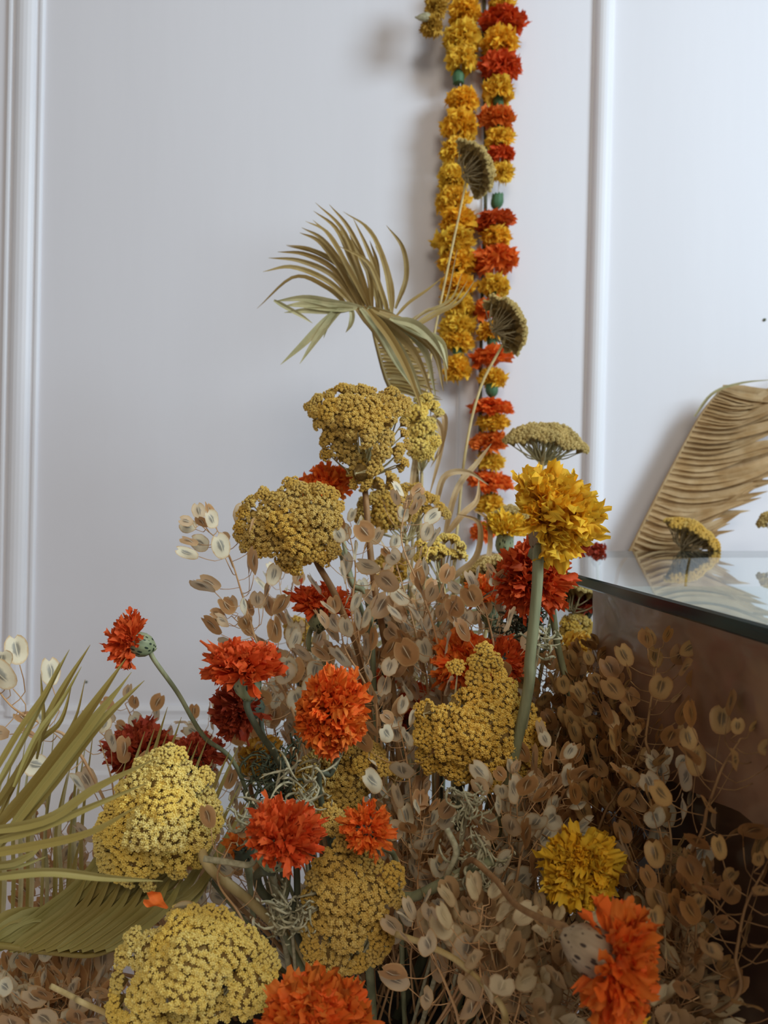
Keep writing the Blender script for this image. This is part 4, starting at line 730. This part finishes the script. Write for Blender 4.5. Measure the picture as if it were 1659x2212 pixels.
# ------------------------------------------------------------------ curled dried foliage
def curly(label, px, py, D, size, m, n=26, seed=1):
    rr = random.Random(seed); C = P(px, py, D); rt = root_of(C); t = thing('dried_foliage', label, 'dried leaves', rt); s = size*D/F
    stem_part(t, 'stem', [C, C.lerp(rt, .3)+Vector((0, 0, -.005)), rt], .0009, .0012, M[m])
    for k in range(4):
        mb = MB()
        for j in range(max(3, n//4)):
            p = C+Vector((rr.gauss(0, .28), rr.gauss(0, .25), rr.gauss(0, .28)))*s; d = Vector((rr.uniform(-1, 1), rr.uniform(-1, 1), rr.uniform(-1, 1))).normalized(); ax = Vector((rr.uniform(-1, 1), rr.uniform(-1, 1), rr.uniform(-1, 1))).normalized(); pts = []
            for i in range(9):
                pts.append(p.copy()); p = p+d*s*.13; d = (Matrix.Rotation(rr.uniform(.1, .75), 3, ax) @ d).normalized()
                if i % 3 == 2:
                    e = p+(Vector((rr.uniform(-1, 1), rr.uniform(-1, 1), rr.uniform(-1, 1))).normalized())*s*.16; tube(mb, [p, (p+e)/2+d*s*.03, e], [.0004, .0007, .0002], 4)
            tube(mb, pts, lerp_list([.0004, .0010, .0003], 9), 4)
        obj('curled_leaf', mb.mesh('curled_leaf', M[m], t.location), t)
    return t
curly('curled grey-green dried leaves just below the golden yarrow', 1015, 1740, .46, 56, 'leaf_grey', 30, 1)
curly('grey-green crumpled leaves beside the straw stem left of the bottom yarrow', 628, 1975, .45, 70, 'leaf_grey', 46, 2)
curly('pale green wisps over the mustard yarrow above the speckled cup', 650, 1705, .47, 90, 'leaf_grey', 30, 3)
curly('dark crumpled leaves left of the mustard yarrow', 590, 1690, .54, 90, 'leaf_dark', 60, 4)
curly('grey wispy leaves left of the speckled-cup marigold', 545, 1785, .46, 60, 'leaf_grey', 26, 5)
curly('dark green wispy leaves under the ragged red-orange marigold', 1120, 1350, .58, 80, 'leaf_dark', 44, 6)
curly('dark leaf tuft on the bent green stem at the right', 1255, 1560, .585, 50, 'leaf_dark', 34, 7)
curly('small grey leaf knots on the stem right of the bottom yarrow', 1030, 1870, .44, 60, 'leaf_grey', 34, 8)
curly('dark green curl behind the pods at centre', 835, 1330, .66, 46, 'leaf_dark', 26, 9)
curly('thin green wisp beside the thick marigold stem', 1165, 1390, .5, 50, 'leaf_grey', 16, 10)
# loose stems
def loose(label, path, r0, m, r1=None, root=True):
    pts = [P(*q) for q in path]
    if root: rt = root_of(pts[-1]); pts += [pts[-1].lerp(rt, .6), rt]
    t = pts[-1]; mb = MB(); pp = catmull(pts, 10*len(pts)); tube(mb, pp, lerp_list([r0, r1 or r0], len(pp)), 8, 0, .08, .03)
    return tag(obj('dried_stem', mb.mesh('dried_stem', M[m], t), None, Matrix.Translation(t)), label, 'stem')
loose('long curved straw stem arching over the dark gap at the bottom', [(855, 2018, .43), (930, 2045, .42), (1010, 2095, .41), (1090, 2215, .40)], .0017, 'stem_straw')
loose('thick ribbed green-brown stem right of the bottom yarrow', [(1065, 1858, .44), (1000, 1885, .445), (900, 1935, .46), (800, 1960, .48)], .003, 'stem_green')
loose('bent grey stalk hooking down below the curled leaves', [(965, 1790, .44), (985, 1840, .435), (965, 1900, .44), (980, 1955, .45)], .0016, 'leaf_grey')
loose('twisted grey leaf stalk left of the speckled-cup marigold', [(440, 1855, .44), (490, 1862, .44), (540, 1868, .44), (580, 1850, .45)], .0017, 'leaf_grey')
loose('pair of upright ribbed stems left of the bottom yarrow, left one', [(622, 1850, .47), (618, 1920, .475), (610, 2010, .48)], .0022, 'stem_green')
loose('pair of upright ribbed stems left of the bottom yarrow, right one', [(640, 1855, .46), (642, 1930, .465), (638, 2010, .47)], .0018, 'stem_dark')
loose('dark slanting stem between the golden yarrow and the plinth', [(1250, 1460, .62), (1230, 1560, .61), (1180, 1680, .6)], .0024, 'stem_dark')
loose('green stem running down behind the pods right of the mustard yarrow', [(735, 1190, .64), (760, 1260, .64), (800, 1340, .64)], .0022, 'stem_green')
loose('tan stem slanting behind the long straw stem at bottom left', [(450, 1880, .5), (520, 1960, .5), (600, 2040, .5)], .0014, 'stem_brown')
loose('pale fallen stem in the bottom left corner', [(110, 2130, .45), (160, 2155, .445), (210, 2180, .44)], .0016, 'stem_straw')
for k in range(14):
    x = 820+R.uniform(0, 150); D = R.uniform(.72, .86); mc = R.choice(['straw', 'green', 'brown'])
    tag(loose('thin upright '+mc+' stem '+place_words(x, 1300), [(x, 1150+R.uniform(0, 120), D), (x+R.uniform(-10, 10), 1350, D), (x+R.uniform(-20, 20), 1560, D-.02)], .0018, 'stem_'+mc), group='upright stems at centre')
for k in range(26):
    x = R.uniform(640, 1300); D = R.uniform(.6, .78); y = R.uniform(1560, 1760); mc = R.choice(['straw', 'brown', 'dark', 'brown'])
    tag(loose('thin '+mc+' undergrowth stem '+place_words(x, y+100), [(x, y, D), (x+(960-x)*.15, y+200, D), (x+(960-x)*.3, y+420, D-.02)], .0013, 'stem_'+mc), group='stems in the undergrowth')
print('objects', len(bpy.data.objects), 'meshes', len(bpy.data.meshes))
